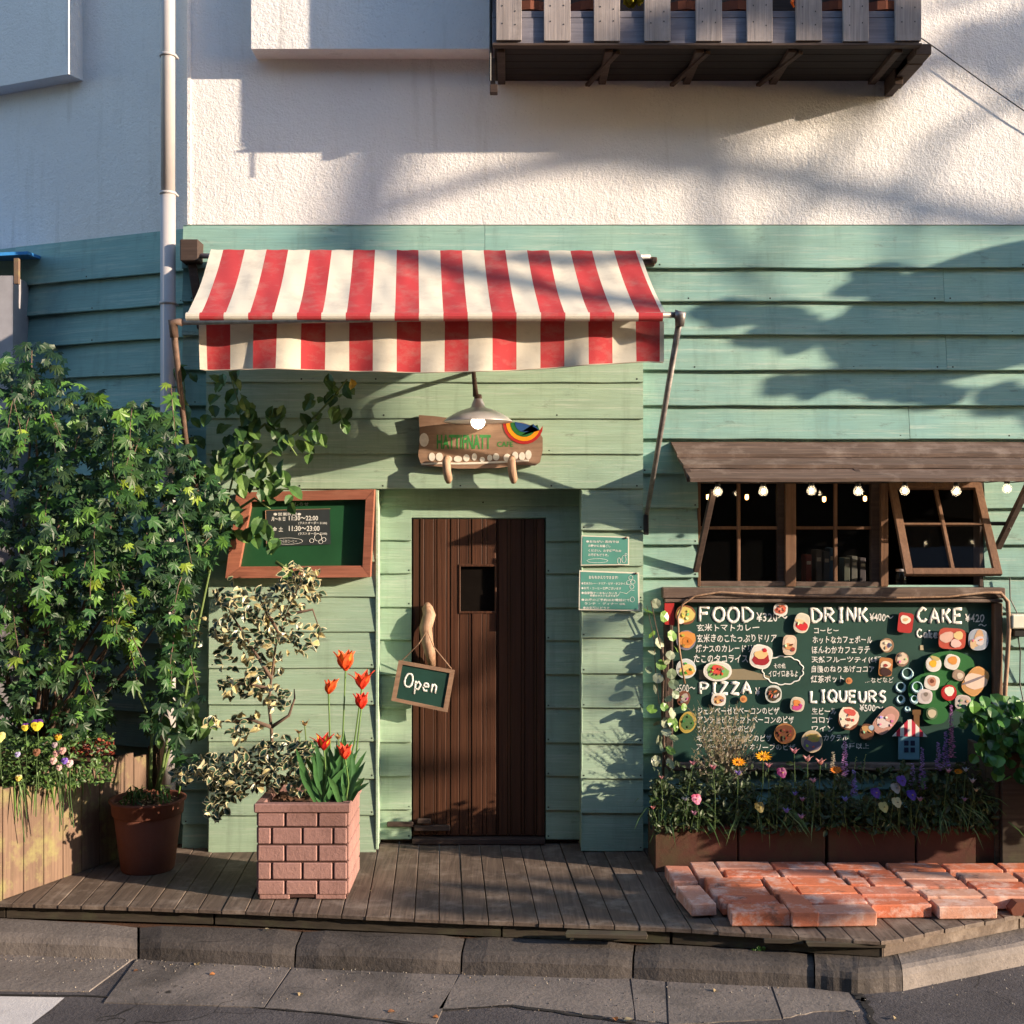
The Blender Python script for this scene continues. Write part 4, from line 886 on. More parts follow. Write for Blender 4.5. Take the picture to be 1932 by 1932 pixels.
for x, y, r_ in ((1711.5, 1270.5, 10), (1699, 1296, 8.5), (1699, 1319, 7), (1711.5, 1337, 4), (1730, 1296, 9.5), (1725, 1319, 6.5)):
    mb = MB(); mb.tube([P(x + r_ * math.cos(a * .3927), y + r_ * math.sin(a * .3927), yt - (.024 if x > 1720 else 0)) for a in range(17)], [.007 + .004 * math.sin(a * .4) for a in range(17)], 6, c=(.42, .62, .66)); mb.build('painted_ring', M['print'], cb)
a_, b_ = P(1322, 1262, YC - .001), P(1450, 1283, YC - .001)
MB().add([P(1318, 1264, YC - .0013), P(1405, 1262, YC - .0013), P(1452, 1276, YC - .0013), P(1452, 1283, YC - .0013), P(1320, 1282, YC - .0013)], [(0, 1, 2, 3, 4)], 0, (.24, .20, .13)).build('tape', M['print'], cb)
MB().cbox(P(1739, 1222, YC - .002), (.022, .003, .03), .001, col=(.45, .38, .25)).build('tape', M['print'], cb)
# the painted tree and the little house that stand off the board
def blob(x, y, rx, ry, Y, d, c, n=24, sq=2.0, rot=0, wob=0.0, mb=None, name=None):
    pts = []; ph = rnd(0, 6)
    for k in range(n):
        a = 2 * math.pi * k / n; cx, sy = math.cos(a), math.sin(a); r_ = 1 / ((abs(cx) ** sq + abs(sy) ** sq) ** (1 / sq)) * (1 + wob * math.sin(3 * a + ph) + wob * .6 * math.sin(7 * a + ph * 2))
        u, v = rx * r_ * cx, ry * r_ * sy; pts.append((x + u * math.cos(rot) - v * math.sin(rot), y + u * math.sin(rot) + v * math.cos(rot)))
    mb = mb or MB(); w_ = [P(px_, py_, Y) for px_, py_ in pts]
    mb.add(w_ + [q + V(0, d, 0) for q in w_], [list(range(n))[::-1]] + [[i, (i + 1) % n, n + (i + 1) % n, n + i] for i in range(n)], 0, c); return mb
tr = empty('painted_tree', P(1770, 1400, YC - .02), 'green cut-out tree board fixed to the right of the chalkboard', 'cut-out')
for k, (x, y, rx, ry) in enumerate(((1791, 1262, 48, 34), (1757, 1304, 43, 35), (1765, 1348, 24, 19), (1812, 1306, 30, 26))):
    blob(x, y, rx, ry, YC - .022 - .0015 * k, .005, (.025, .13, .035), 28, 2.2, 0, .02).build('crown', M['print'], tr)
MB().cbox(P(1729, 1361, YC - .02), (.035, .006, .14), .001, col=(.16, .08, .03)).cbox(P(1729, 1344, YC - .021), (.05, .006, .03), .001, col=(.16, .08, .03)).build('trunk', M['print'], tr)
ho = empty('toy_house', P(1713, 1430, YC - .03), 'small blue cut-out house with red and white striped roof low on the chalkboard', 'cut-out')
mb = MB(); yy = YC - .03
MB().cbox(P(1714.5, 1410, yy + .006), (.125, .012, .145), .001, col=(.13, .26, .32)).build('wall', M['print'], ho)
ap = (1717, 1354); lft, rgt = (1684, 1389), (1749, 1390)
for k in range(9):
    t0, t1 = k / 9, (k + 1) / 9
    def e(t): return (lft[0] + (rgt[0] - lft[0]) * t, lft[1] + (rgt[1] - lft[1]) * t)
    def tp(t): x = e(t)[0]; m_ = 1 - abs((x - ap[0]) / ((ap[0] - lft[0]) if x < ap[0] else (rgt[0] - ap[0]))); return (x, 1389.5 - m_ * 35.5)
    q = [e(t0), e(t1), tp(t1), tp(t0)]; w_ = [P(x_, y_, yy - .002) for x_, y_ in q]
    MB().add(w_ + [v_ + V(0, .01, 0) for v_ in w_], [(0, 1, 2, 3), (4, 5, 6, 7), (0, 1, 5, 4), (2, 3, 7, 6)], 0, (.50, .03, .06) if k % 2 else (.75, .72, .66)).build('roof_stripe', M['print'], ho, fix=False)
for x, y in ((1710, 1402), (1722, 1402), (1710, 1415), (1722, 1415)): MB().cbox(P(x, y, yy - .0005), (.026, .004, .03), .0005, col=(.015, .02, .05)).build('window', M['print'], ho)

W_, PN = (.78, .74, .68), .022
PIC = [ # x, y, rx, ry, squareness, rotation, plate, toppings (dx, dy, rx, ry, colour), what it shows
 (1293.5, 1160, 20, 19, 2.3, .2, (.25, .10, .05), [(0, 0, 17, 15, (.62, .50, .16)), (-9, 12, 6, 5, (.8, .78, .7))], 'picture of yellow pasta on a round plate, top left of the chalkboard', 5),
 (1294.5, 1208, 19.5, 20, 2, .4, (.20, .20, .27), [(1, -2, 17, 16, (.62, .27, .07)), (2, 2, 10, 8, (.55, .2, .04))], 'picture of orange curry in a grey bowl, left edge of the chalkboard', 3),
 (1294.5, 1261.5, 20, 20, 2, 0, (.62, .66, .68), [(2, 3, 15, 11, (.66, .52, .20)), (6, 7, 7, 5, (.62, .25, .06)), (-7, 9, 5, 4, (.08, .22, .04))], 'picture of a white plate with yellow and green food, left of the red salad', 4),
 (1354, 1266.5, 28.5, 20, 2.2, 0, W_, [(0, 1, 21, 14, (.22, .40, .12)), (0, -3, 12, 9, (.60, .08, .06))], 'picture of a wide oval plate of salad topped with red, above the word PIZZA', 9),
 (1473, 1150, 14, 12.5, 3, .1, W_, [(0, 0, 11, 8, (.50, .12, .07)), (0, -2, 6, 3, (.66, .36, .25))], 'picture of a small square white dish of red food beside the price of the food', 4),
 (1513, 1175.5, 15.5, 20, 2.8, .25, (.74, .68, .55), [(0, 6, 12, 8, (.58, .03, .04)), (-3, -3, 10, 4, (.70, .52, .30))], 'picture of a cup with red and cream stripes left of the word DRINK', 2),
 (1490, 1217, 14, 20, 3.5, .05, (.68, .52, .40), [(0, -7, 10, 8, (.74, .55, .42)), (-2, 3, 8, 6, (.60, .28, .12)), (6, 8, 4, 4, (.30, .05, .04))], 'upright picture of peach coloured drinks between the food and drink lists', 2),
 (1436, 1239, 22, 24, 3, .25, W_, [(0, 4, 16, 13, (.32, .02, .03)), (0, -4, 13, 8, (.80, .48, .22)), (7, -12, 4, 4, (.5, .02, .03))], 'picture of a white plate with a dark red dessert beside the cloud drawing', 0),
 (1356, 1320, 14.5, 12.5, 3, .1, W_, [(0, 0, 10, 8, (.55, .28, .13))], 'picture of a small white dish below the word PIZZA', 3),
 (1403, 1319, 7, 7, 2, 0, (.62, .28, .10), [(0, 0, 3, 3, (.45, .14, .05))], 'small round orange disc to the right below the word PIZZA', 0),
 (1459.5, 1309.5, 16.5, 17.5, 2.4, 0, (.62, .64, .60), [(0, 0, 13, 13, (.07, .05, .03)), (-6, -3, 4, 3, (.45, .10, .05)), (4, 4, 4, 3, (.5, .45, .35))], 'picture of a dark salad on a white plate right of the word PIZZA', 6),
 (1504.5, 1329, 14, 14.5, 3, .15, (.66, .58, .46), [(0, 5, 10, 6, (.52, .06, .22)), (-1, -3, 7, 6, (.64, .22, .06))], 'picture of a pink and orange cup left of the word LIQUEURS', 2),
 (1481, 1384, 21.5, 20.5, 2, 0, (.36, .16, .06), [(0, 0, 18, 17, (.14, .05, .025))], 'picture of a browned pizza at the bottom of the pizza list', 12),
 (1532, 1399, 21.5, 22.5, 2, 0, (.55, .44, .30), [(0, 5, 17, 13, (.22, .17, .24)), (2, -7, 14, 8, (.62, .42, .12))], 'picture of a purple and yellow pizza beside the browned one', 5),
 (1290, 1318, 12.5, 15.5, 2.4, .3, (.20, .08, .05), [(2, -2, 7, 8, (.40, .33, .30))], 'small dark picture on the left edge of the chalkboard', 3),
 (1297.5, 1363, 17, 22, 2, .3, (.50, .36, .08), [(0, 0, 12, 15, (.08, .16, .06))], 'picture of a yellow rimmed green dish at the lower left of the chalkboard', 4),
 (1601, 1355.5, 20.5, 23.5, 2.1, 0, (.20, .07, .04), [(0, -2, 19, 20, (.80, .66, .52)), (3, -12, 12, 6, (.60, .10, .08)), (0, 2, 5, 3, (.35, .08, .05))], 'picture of a cream pizza with red berries right of the beer list', 4),
 (1671.5, 1359.5, 31, 18, 3, -.85, (.55, .30, .24), [(-5, 3, 13, 11, (.68, .55, .52)), (8, -5, 10, 8, (.60, .32, .28))], 'tilted pink picture of a plate beside the little house', 5),
 (1636, 1381, 14, 16, 3, .2, (.16, .07, .04), [(-2, -6, 8, 6, (.50, .28, .12)), (8, -8, 5, 5, (.35, .45, .55))], 'dark brown picture left of the little house', 2),
 (1708.5, 1175, 15, 20, 8, .12, (.40, .03, .03), [(0, -6, 10, 8, (.76, .70, .58)), (0, -6, 5, 3, (.62, .38, .2))], 'red square picture with a white cup between DRINK and CAKE', 0),
 (1673.5, 1217.5, 14, 14.5, 2, 0, (.30, .17, .10), [(-2, 0, 11, 11, (.66, .54, .40)), (4, 0, 4, 5, (.16, .12, .2))], 'round picture of a cream cake, the upper of two right of the drinks', 3),
 (1702, 1244, 13.5, 14.5, 2, 0, (.28, .17, .12), [(1, -1, 10, 11, (.62, .50, .38))], 'round picture of a beige cake, the lower of two right of the drinks', 3),
 (1671, 1258.5, 13.5, 18.5, 8, .08, (.42, .17, .06), [(0, -4, 10, 7, (.72, .62, .48)), (0, 9, 11, 8, (.05, .02, .02)), (0, -3, 4, 3, (.3, .04, .04))], 'square brown picture with a white cup right of the tea line', 0),
 (1602, 1284.5, 6.5, 6.5, 2, 0, (.55, .22, .09), [(0, 0, 3, 3, (.42, .14, .05))], 'small round orange disc at the end of the last drinks line', 0),
 (1796.5, 1205, 27, 21, 5, .05, (.44, .07, .045), [(-10, -3, 14, 10, (.64, .40, .33)), (12, -6, 9, 8, (.68, .50, .24)), (7, 9, 10, 8, (.68, .46, .42))], 'red tray picture with three dishes under the word CAKE', 0),
 (1846, 1207, 20, 21.5, 2.6, 0, (.38, .42, .50), [(0, -3, 8, 17, (.55, .34, .2)), (2, 2, 9, 9, (.60, .52, .52)), (-10, 8, 6, 9, (.6, .42, .25))], 'round blue-grey picture at the upper right corner of the chalkboard', 2),
 (1761.5, 1253, 15.5, 15.5, 2.2, 0, W_, [(-1, -1, 7, 7, (.80, .40, .03)), (3, -11, 9, 4, (.5, .40, .16))], 'picture of a fried egg on the green tree', 0),
 (1796.5, 1249, 15, 15, 3, .3, W_, [(1, -3, 9, 8, (.64, .27, .06))], 'picture of an orange square dessert at the top of the green tree', 0),
 (1758.5, 1288, 15, 14.5, 3, .2, W_, [(0, -2, 8, 9, (.50, .24, .16)), (0, -3, 4, 4, (.16, .05, .03))], 'picture of a brown pudding in the middle left of the green tree', 0),
 (1745, 1314, 15, 14.5, 3, .1, (.68, .60, .60), [(2, 0, 9, 9, (.46, .38, .36)), (2, -4, 4, 4, (.2, .16, .14))], 'picture of a pale mauve plate low on the left of the green tree', 0),
 (1790.5, 1307, 15.5, 16, 2, 0, (.50, .02, .025), [(1, -3, 9, 9, (.82, .74, .62))], 'round red picture with white cream on the green tree', 0),
 (1840.5, 1285.5, 30, 21, 3.2, -.95, (.64, .33, .12), [(0, 0, 22, 15, (.72, .54, .44)), (-4, -2, 24, 2.5, (.22, .18, .2))], 'large tilted peach wrap picture on the right edge of the tree', 0),
 (1808.5, 1274, 12, 10.5, 3, .4, (.38, .27, .2), [(3, 1, 6, 6, (.62, .52, .42))], 'small beige picture left of the large tilted wrap', 0),
 (1817, 1325, 16, 14.5, 3, .1, (.60, .52, .48), [(2, -2, 9, 8, (.46, .36, .32))], 'pale picture at the lower right of the tree above the lavender', 3),
 (1758.5, 1346, 11.5, 12, 2.2, 0, (.10, .16, .08), [(0, 0, 8, 8, (.55, .46, .32))], 'small beige picture at the foot of the green tree', 0)]
for x, y, rx, ry, sq, rot, c, tops, lab, dab in PIC:
    rx, ry = rx * .94, ry * .94
    on_tree = 1735 < x < 1822 and y > 1235; Y = YC - PN - (.013 if on_tree or x > 1725 else 0); mb = MB(); blob(x, y, rx, ry, Y, .006, c, 26, sq, rot, .008, mb)
    blob(x, y, rx * .3, ry * .3, Y + .006, (.028 if on_tree or x > 1725 else .016), (.05, .04, .03), 8, 2, 0, 0, mb)
    if sq < 4 and rx > 11: blob(x, y, rx * .9, ry * .9, Y - .0006, .0006, tuple(q * .85 for q in c), 26, sq, rot, .01, mb)
    for k, (dx, dy, tx, ty, tc) in enumerate(tops): blob(x + dx, y + dy, tx, ty, Y - .0016 - .0009 * k, .001, tc, 16, 2.0, rnd(-.4, .4), .07, mb)
    for k in range(dab):
        a_ = 2 * math.pi * k / dab + rnd(-.3, .3); q_ = rnd(.25, .62); base = random.choice(tops)[4]
        blob(x + rx * q_ * math.cos(a_), y + ry * q_ * math.sin(a_), rnd(1.5, 4), rnd(1.2, 2.6), Y - .005 - .0004 * k, .0012, tuple(min(.9, w * rnd(.35, 1.7)) for w in base), 7, 2, rnd(0, 3), .1, mb)
    tag(mb.build('food_picture', M['print'], fix=False), lab, 'picture', 'food pictures on the chalkboard')

# ================================================================ bulbs under the window canopy
YBUL = -.40
bx = [(1354, 928), (1440, 927), (1531, 926), (1619, 927), (1707, 926), (1804, 927), (1900, 922)]
names = ['left end of the row', 'second from the left', 'third from the left over the middle window', 'fourth from the left over the middle window', 'left of the two over the open sash', 'right of the two over the open sash', 'right end of the row, outside the window']
strg = tag(MB().tube([P(x, 908 + (2 if i % 2 else 0), YBUL + .01) for i, x in enumerate(range(1310, 1960, 24))], .004, 6).build('light_cable', M['black']), 'black cable of the string lights under the plank canopy', 'cable')
gl_me = bu_me = so_me = None
for (x, y), n_ in zip(bx, names):
    p = P(x, y, YBUL); e = empty('light_bulb', p, 'lit clear globe bulb under the plank canopy, ' + n_, 'bulb', 'globe bulbs under the window canopy')
    if gl_me is None:
        Z = V(0, 0, 0)
        pr = [(.0, -.028)] + [(.028 * math.sin(a), -.028 * math.cos(a)) for a in (.4, .8, 1.2, 1.6, 2.0, 2.4)] + [(.013, .032)]
        gl_me = MB().lathe(pr, Z, 20).build('globe', M['glass'], smooth=True, mesh_only=True)
        bu_me = MB().lathe([(.0, -.014), (.008, -.011), (.0115, 0), (.008, .010), (0, .014)], Z, 12).build('filament', M['bulb2'], smooth=True, mesh_only=True)
        so_me = MB().lathe([(0, .058), (.014, .055), (.016, .03), (.012, .028)], Z, 12).build('socket', M['black'], smooth=True, mesh_only=True)
    inst('globe', gl_me, p, parent=e); inst('filament', bu_me, p, parent=e); inst('socket', so_me, p, parent=e)
for (x, y), n_ in zip(((1336, 938), (1409, 938), (1555, 942), (1632, 941)), ('left', 'second', 'third', 'right')):
    tag(MB().lathe([(0, -.018), (.010, -.012), (.011, 0), (.010, .014), (0, .018)], P(x, y, .5), 10).build('amber_point', M['amber'], smooth=True), 'small amber point glowing inside the dark room, ' + ('one between the third and fourth bulbs' if n_ == 'third' else 'one just right of the fourth bulb' if n_ == 'right' else 'one left of the first bulb' if n_ == 'left' else 'one between the first two bulbs'), 'lamp', 'amber points inside the room')  # small glowing beads set back inside the room
# switch box at the right edge
sb = empty('junction_box', P(1925, 1170, -.05), 'small pinkish white junction box with wires beside the chalkboard', 'junction box')
MB().cbox(P(1934, 1172, -.09), (.19, .09, .085), .008).build('case', M['creamp'], sb); MB().cbox(P(1928, 1193, -.08), (.12, .06, .05), .006).build('connector', M['black'], sb)
MB().tube([P(1920, 1195, -.07), P(1925, 1230, -.05), P(1924, 1290, -.05), P(1935, 1345, -.06), P(1960, 1400, -.1)], .004, 6).tube([P(1905, 1090, -.05), P(1906, 1130, -.06), P(1921, 1160, -.05)], .004, 6).build('wire', M['black'], sb)

# ================================================================ old bricks laid on the deck
bp = empty('brick_stack', (1.8, -1.0, 0), 'loose old red bricks laid flat in rows on the right end of the deck', 'bricks')
def bk_(X, Y, along=False, L=.305, W=.140, H=.068, z=.003, dr=0, lab=None):   # X,Y = back left corner measured at the back line
    l, w = (W, L) if along else (L, W); cx = X + l / 2 + SK * (-.58 - (Y - w / 2)); cy = Y - w / 2
    rot = Euler((rnd(-.012, .012), rnd(-.012, .012), -SK * .0 + rnd(-.022, .022) + dr - .059 * 0)).to_matrix()
    rot = Matrix.Rotation(.0, 3, 'Z') @ rot
    mb = MB(); mb.cbox((cx, cy, z + H / 2 + rnd(0, .008)), ((l - rnd(.006, .014)), (w - rnd(.006, .013)), H + rnd(-.006, .006)), rnd(.004, .007), rot, jit=.022)
    return mb.build('brick', M['brick'], bp, label=lab)
bk_(.985, -.575, True); bk_(1.13, -.575); bk_(1.135, -.72)
bk_(1.0, -.87); bk_(.995, -1.015); bk_(1.31, -.87, True); bk_(1.005, -1.16); bk_(1.02, -1.305, L=.30, lab='pale front brick'); bk_(1.315, -1.165, True, L=.30, lab='pale brick laid lengthwise')
bk_(.83, -.66, True, L=.30, dr=.03, lab='brick lying apart'); bk_(.835, -1.01, True, L=.31, dr=.12, lab='brick lying apart, turned')
for i, (X, rows, y0) in enumerate(((1.44, 6, -.575), (1.75, 5, -.585), (2.065, 5, -.60), (2.38, 4, -.60), (2.69, 4, -.60), (3.0, 3, -.6), (3.31, 3, -.6))):
    for r_ in range(rows):
        off = rnd(-.008, .008)
        if i == 1 and r_ in (1, 2): bk_(X, y0 - r_ * .145, L=.115); bk_(X + .12, y0 - r_ * .145, L=.19); continue
        bk_(X + off, y0 - r_ * .147 - (.01 * i if r_ else 0))
for (x, y) in ((2.52, -1.22), (2.72, -1.16)):
    pts = [(0, 0), (.05, 0)] + [(.05 + .03 - .03 * math.cos(a), .03 * math.sin(a)) for a in (.5, 1, 1.57, 2.1, 2.6)] + [(.11, 0), (.17, 0), (.175, .03), (.12, .062), (.02, .066), (-.01, .03)]
    MB().prism([(x + a, z) for a, z in pts], y - .05, y + .05).build('broken_brick', M['terra'], bp, label='broken brown roof-tile piece with a round notch')

# ================================================================ planters
def trough(px0, px1, lab):
    Yf, Yb = -.53, -.17; x0, x1 = P(px0, 0, Yf).x, P(px1, 0, Yf).x; h = .26; t = empty('flower_trough', ((x0 + x1) / 2, -.35, 0), lab, 'planter', 'brown troughs under the chalkboard')
    e = .004; mb = MB()
    mb.cbox(((x0 + x1) / 2, Yf + .012, h / 2), (x1 - x0, .024, h), .004).build('front_wall', M['trough'], t)
    MB().cbox(((x0 + x1) / 2, Yb - .012, h / 2), (x1 - x0, .024, h), .004).build('back_wall', M['trough'], t)
    MB().cbox((x0 + .012, (Yf + Yb) / 2, h / 2), (.0238, Yb - Yf - .05, h - .002), .003).build('side_wall', M['trough'], t)
    MB().cbox((x1 - .012, (Yf + Yb) / 2, h / 2), (.0238, Yb - Yf - .05, h - .002), .003).build('side_wall', M['trough'], t)
    MB().box(x0 + .026, x1 - .026, Yf + .026, Yb - .026, .02, h - .03).build('soil', M['soil'], t)
trough(1236, 1391, 'leftmost brown trough under the chalkboard, sunlit at its left end'); trough(1394, 1557, 'brown trough second from the left under the chalkboard')
trough(1563, 1726, 'brown trough third from the left under the chalkboard'); trough(1730, 1883, 'rightmost brown trough, next to the tall dark planter')
tp = empty('tall_planter', (3.4, -.4, 0), 'tall dark wooden planter at the right edge overgrown with ivy', 'planter')
x0 = P(1888, 0, -.56).x
for k in range(12): MB().cbox((x0 + .07 + k * .142, -.58 + .012, .34), (.138, .024, .68 + rnd(-.01, .01)), .003).build('board', M['fascia'], tp)
for k in range(3): MB().cbox((x0 - .013, -.58 + .1 + k * .142, .34), (.024, .138, .68 + rnd(-.01, .01)), .003).build('board', M['fascia'], tp)
MB().box(x0 + .002, x0 + 1.7, -.555, -.12, .02, .62).build('soil', M['soil'], tp)

# brick-patterned planter
YP0, YP1 = -1.02, -.56; px0, px1 = P(485, 0, YP0).x, P(656, 0, YP0).x
bq = empty('brick_planter', ((px0 + px1) / 2, (YP0 + YP1) / 2, 0), 'square pink planter with moulded brick pattern standing on the deck', 'planter')
zp = lambda y: P(0, y, YP0).z
xp = lambda x: P(x, 0, YP0).x
def taper(z): return (1 - z / .5) * .006
MB().box(px0 + .004, px1 - .004, YP0 + .004, YP1 - .004, .012, .34).build('body', M['joint'], bq)
wt = .03
mb = MB(); mb.box(px0 + .004, px1 - .004, YP0 + .004, YP0 + wt, .341, zp(1533)).box(px0 + .004, px1 - .004, YP1 - wt, YP1 - .004, .341, zp(1533)).box(px0 + .004, px0 + wt, YP0 + wt + .001, YP1 - wt - .001, .341, zp(1533)).box(px1 - wt, px1 - .004, YP0 + wt + .001, YP1 - wt - .001, .341, zp(1533)); mb.build('inner_wall', M['joint'], bq)
rows = [(1534, 1559.5), (1562, 1592.5), (1595, 1625), (1627.5, 1659), (1661.5, 1688)]
for i, (ya_, yb_2) in enumerate(rows):
    js = [485, 538, 600, 656] if i % 2 == 0 else [485, 512.5, 570.5, 628.5, 656]
    for a, b in zip(js, js[1:]):
        MB().cbox(((xp(a) + xp(b)) / 2, YP0 + .002, (zp(ya_) + zp(yb_2)) / 2), (xp(b) - xp(a) - .010, .016, zp(ya_) - zp(yb_2) - .002), .005, jit=.006).build('brick', M['box'], bq)
    L_ = YP1 - YP0; fr_ = [0, .31, .68, 1] if i % 2 == 0 else [0, .16, .5, .84, 1]
    for a, b in zip(fr_, fr_[1:]):
        for X_ in (px1 - .002, px0 + .002):
            MB().cbox((X_, YP0 + .012 + (a + b) / 2 * (L_ - .015), (zp(ya_) + zp(yb_2)) / 2), (.016, (b - a) * (L_ - .015) - .007, zp(ya_) - zp(yb_2)), .004, jit=.004).build('brick', M['box'], bq)
zt0, zt1 = zp(1533), zp(1516)
for c_, s_ in ((((px0 + px1) / 2, YP0 + .012, 0), (px1 - px0 + .03, .05, 0)), (((px0 + px1) / 2, YP1 - .012, 0), (px1 - px0 + .03, .05, 0)), ((px0 + .01, (YP0 + YP1) / 2, 0), (.05, YP1 - YP0 - .028, 0)), ((px1 - .01, (YP0 + YP1) / 2, 0), (.05, YP1 - YP0 - .028, 0))):
    MB().cbox((c_[0], c_[1], (zt0 + zt1) / 2), (s_[0], s_[1], zt1 - zt0), .006).build('rim', M['box'], bq)
for c_ in ((px0 + .09), (px1 - .09)): MB().cbox((c_, (YP0 + YP1) / 2, .017), (.16, YP1 - YP0, .03), .005).build('foot', M['box'], bq)
mb = MB(); nx = 14
for i in range(nx + 1):
    for j in range(nx + 1): mb.v.append(V(px0 + .03 + (px1 - px0 - .06) * i / nx, YP0 + .03 + (YP1 - YP0 - .06) * j / nx, zt1 - .035 + rnd(-.012, .014)))
mb.f = [[i * (nx + 1) + j, i * (nx + 1) + j + 1, (i + 1) * (nx + 1) + j + 1, (i + 1) * (nx + 1) + j] for i in range(nx) for j in range(nx)]; mb.m = [0] * len(mb.f); mb.c = [(1, 1, 1)] * len(mb.f)
mb.build('soil', M['soil'], bq, fix=False)

# terracotta pot
pc = G(279, 1628, 0); pc.y = -.46; pc.x = P(279, 0, -.46).x
pt = empty('terracotta_pot', pc, 'round terracotta pot with climbing stems left of the brick-pattern planter', 'pot')
MB().lathe([(0, .0), (.142, 0), (.148, .01), (.186, .31), (.184, .315), (.197, .32), (.203, .385), (.213, .392), (.214, .402), (.206, .406), (.19, .40), (.185, .34), (0, .335)], pc, 40).build('pot', M['terra'], pt, True)
mb = MB(); c0 = pc + V(0, 0, .375)
for r_ in range(1, 7):
    for k in range(24):
        a = k / 24 * 2 * math.pi; mb.v.append(c0 + V(math.cos(a) * r_ * .031, math.sin(a) * r_ * .031, rnd(-.01, .012)))
for r_ in range(5):
    for k in range(24): mb.f.append([r_ * 24 + k, r_ * 24 + (k + 1) % 24, (r_ + 1) * 24 + (k + 1) % 24, (r_ + 1) * 24 + k])
mb.f.append(list(range(24))); mb.m = [0] * len(mb.f); mb.c = [(1, 1, 1)] * len(mb.f); mb.build('soil', M['soil'], pt, fix=False)
mb = MB()
for k in range(160):
    a = rnd(0, 6.28); r_ = rnd(0, .18); p = c0 + V(math.cos(a) * r_, math.sin(a) * r_, .014); q = V(rnd(-1, 1), rnd(-1, 1), rnd(-.3, .3)).normalized() * rnd(.006, .016); w = q.cross(V(rnd(-.3, .3), rnd(-.3, .3), 1)).normalized() * rnd(.004, .008)
    mb.add([p - q, p + w, p + q, p - w], [(0, 1, 2, 3)], 0, random.choice([(.40, .26, .14), (.28, .14, .07), (.5, .36, .2), (.16, .08, .05)]))
mb.build('bark_chips', M['print'], pt, kind='stuff', fix=False)

# wooden planter on the left
wp = empty('wooden_planter', (-2.9, -.6, 0), 'weathered plank planter full of pansies at the left edge', 'planter')
PA, PB = V(-2.66, -1.03, 0), V(-2.13, .10, 0); u = (PB - PA); Lw = u.length; u.normalize(); nrm = V(u.y, -u.x, 0)
nb = 9
for k in range(nb):
    a = PA + u * (Lw * k / nb + .002); b = PA + u * (Lw * (k + 1) / nb - .002); h = .585 + rnd(-.025, .025) + (.03 if k in (2, 3) else 0); c_ = (a + b) / 2 - nrm * .011
    rot = Matrix((u, nrm, V(0, 0, 1))).transposed()
    MB().cbox(c_ + V(0, 0, h / 2 + .003), ((b - a).length, .022, h), .003, rot).build('plank', M['plank'], wp)
for k in range(8):
    c_ = PA + V(-.08 - k * .15, .0, 0); MB().cbox((c_.x, c_.y + .0, .295), (.146, .022, .59 + rnd(-.015, .015)), .003).build('plank', M['plank'], wp)
MB().add([PA + V(-.01, .02, .52), PB + V(-.04, 0, .52), V(-3.9, .6, .52), V(-3.9, -1.0, .52)], [(0, 1, 2, 3)]).build('soil', M['soil'], wp)

# ================================================================ leaves
def quat(nm, roll): return Vector(nm).normalized().to_track_quat('Z', 'Y') @ Quaternion((0, 0, 1), roll)
def G_maple():
    pts = []; lob = [(0, 1), (38, .92), (78, .74), (122, .42)]
    an = [-l[0] for l in lob[::-1]] + [l[0] for l in lob[1:]]; ra = [l[1] for l in lob[::-1]] + [l[1] for l in lob[1:]]
    for i, (a, r_) in enumerate(zip(an, ra)):
        pts.append((a, r_))
        if i < len(an) - 1: pts.append(((a + an[i + 1]) / 2, .43))
    v = [V(0, 0, 0)] + [V(math.sin(R(a)) * r_, math.cos(R(a)) * r_ + .0, -.22 * r_ * r_ + (.05 if r_ < .4 else 0)) for a, r_ in pts] + [V(0, -.15, .02)]
    n = len(v); f = [(0, i, i + 1) for i in range(1, n - 1)] + [(0, n - 1, 1)]
    return v, f
def G_oval(w=.5, pt=1.0, fold=.12):
    o = [(0, 0), (w * .62, .22), (w * .9, .5), (w * .55, .82), (0, 1.0 * pt), (-w * .55, .82), (-w * .9, .5), (-w * .62, .22)]
    v = [V(x, y - .5, abs(x) * fold * 2 - (y - .5) ** 2 * .5) for x, y in o] + [V(0, -.05, -.04)]
    return v, [(8, i, (i + 1) % 8) for i in range(8)]
def G_round():
    v = [V(.5 * math.sin(a * .785), .5 * math.cos(a * .785), .06 * math.sin(a * 2.1)) for a in range(8)] + [V(0, 0, -.03)]; return v, [(8, i, (i + 1) % 8) for i in range(8)]
class Leafset:
    def __init__(s, name, geo, cols, mat, rim=None):
        s.name, s.mat, s.var = name, mat, []; v, f = geo
        for c in cols:
            if rim:     # pale edged leaf: dark centre lying in a pale rim
                inner = [q * .78 + V(0, 0, .016) for q in v]; o = len(v)
                ff = list(f) + [tuple(i + o for i in t) for t in f]; vv = list(v) + inner; cc = [rim] * len(f) + [c] * len(f)
            else: vv, ff, cc = v, f, [c] * len(f)
            s.var.append((vv, ff, cc)); 
        s.me = []
        for vv, ff, cc in s.var:
            mb = MB()
            for q, c in zip(ff, cc): pass
            mb.v = list(vv); mb.f = [list(q) for q in ff]; mb.m = [0] * len(ff); mb.c = cc; s.me.append(mb.build(name, mat, fix=False, mesh_only=True))
    def grow(s, parent, items, nobj=300, oname='leaf', sname='foliage'):   # items: (pos, normal, roll, size, variant)
        items = sorted(items, key=lambda t: t[0].y); mb = MB()
        for i, (p, nm, ro, sz, va) in enumerate(items):
            q = quat(nm, ro)
            if i < nobj: inst(oname, s.me[va], p, q, sz, parent)
            else:
                vv, ff, cc = s.var[va]; b = len(mb.v); mb.v += [p + q @ (k * sz) for k in vv]; mb.f += [[b + j for j in t] for t in ff]; mb.m += [0] * len(ff); mb.c += cc
        if mb.v: mb.build(sname, s.mat, parent, kind='stuff', fix=False)
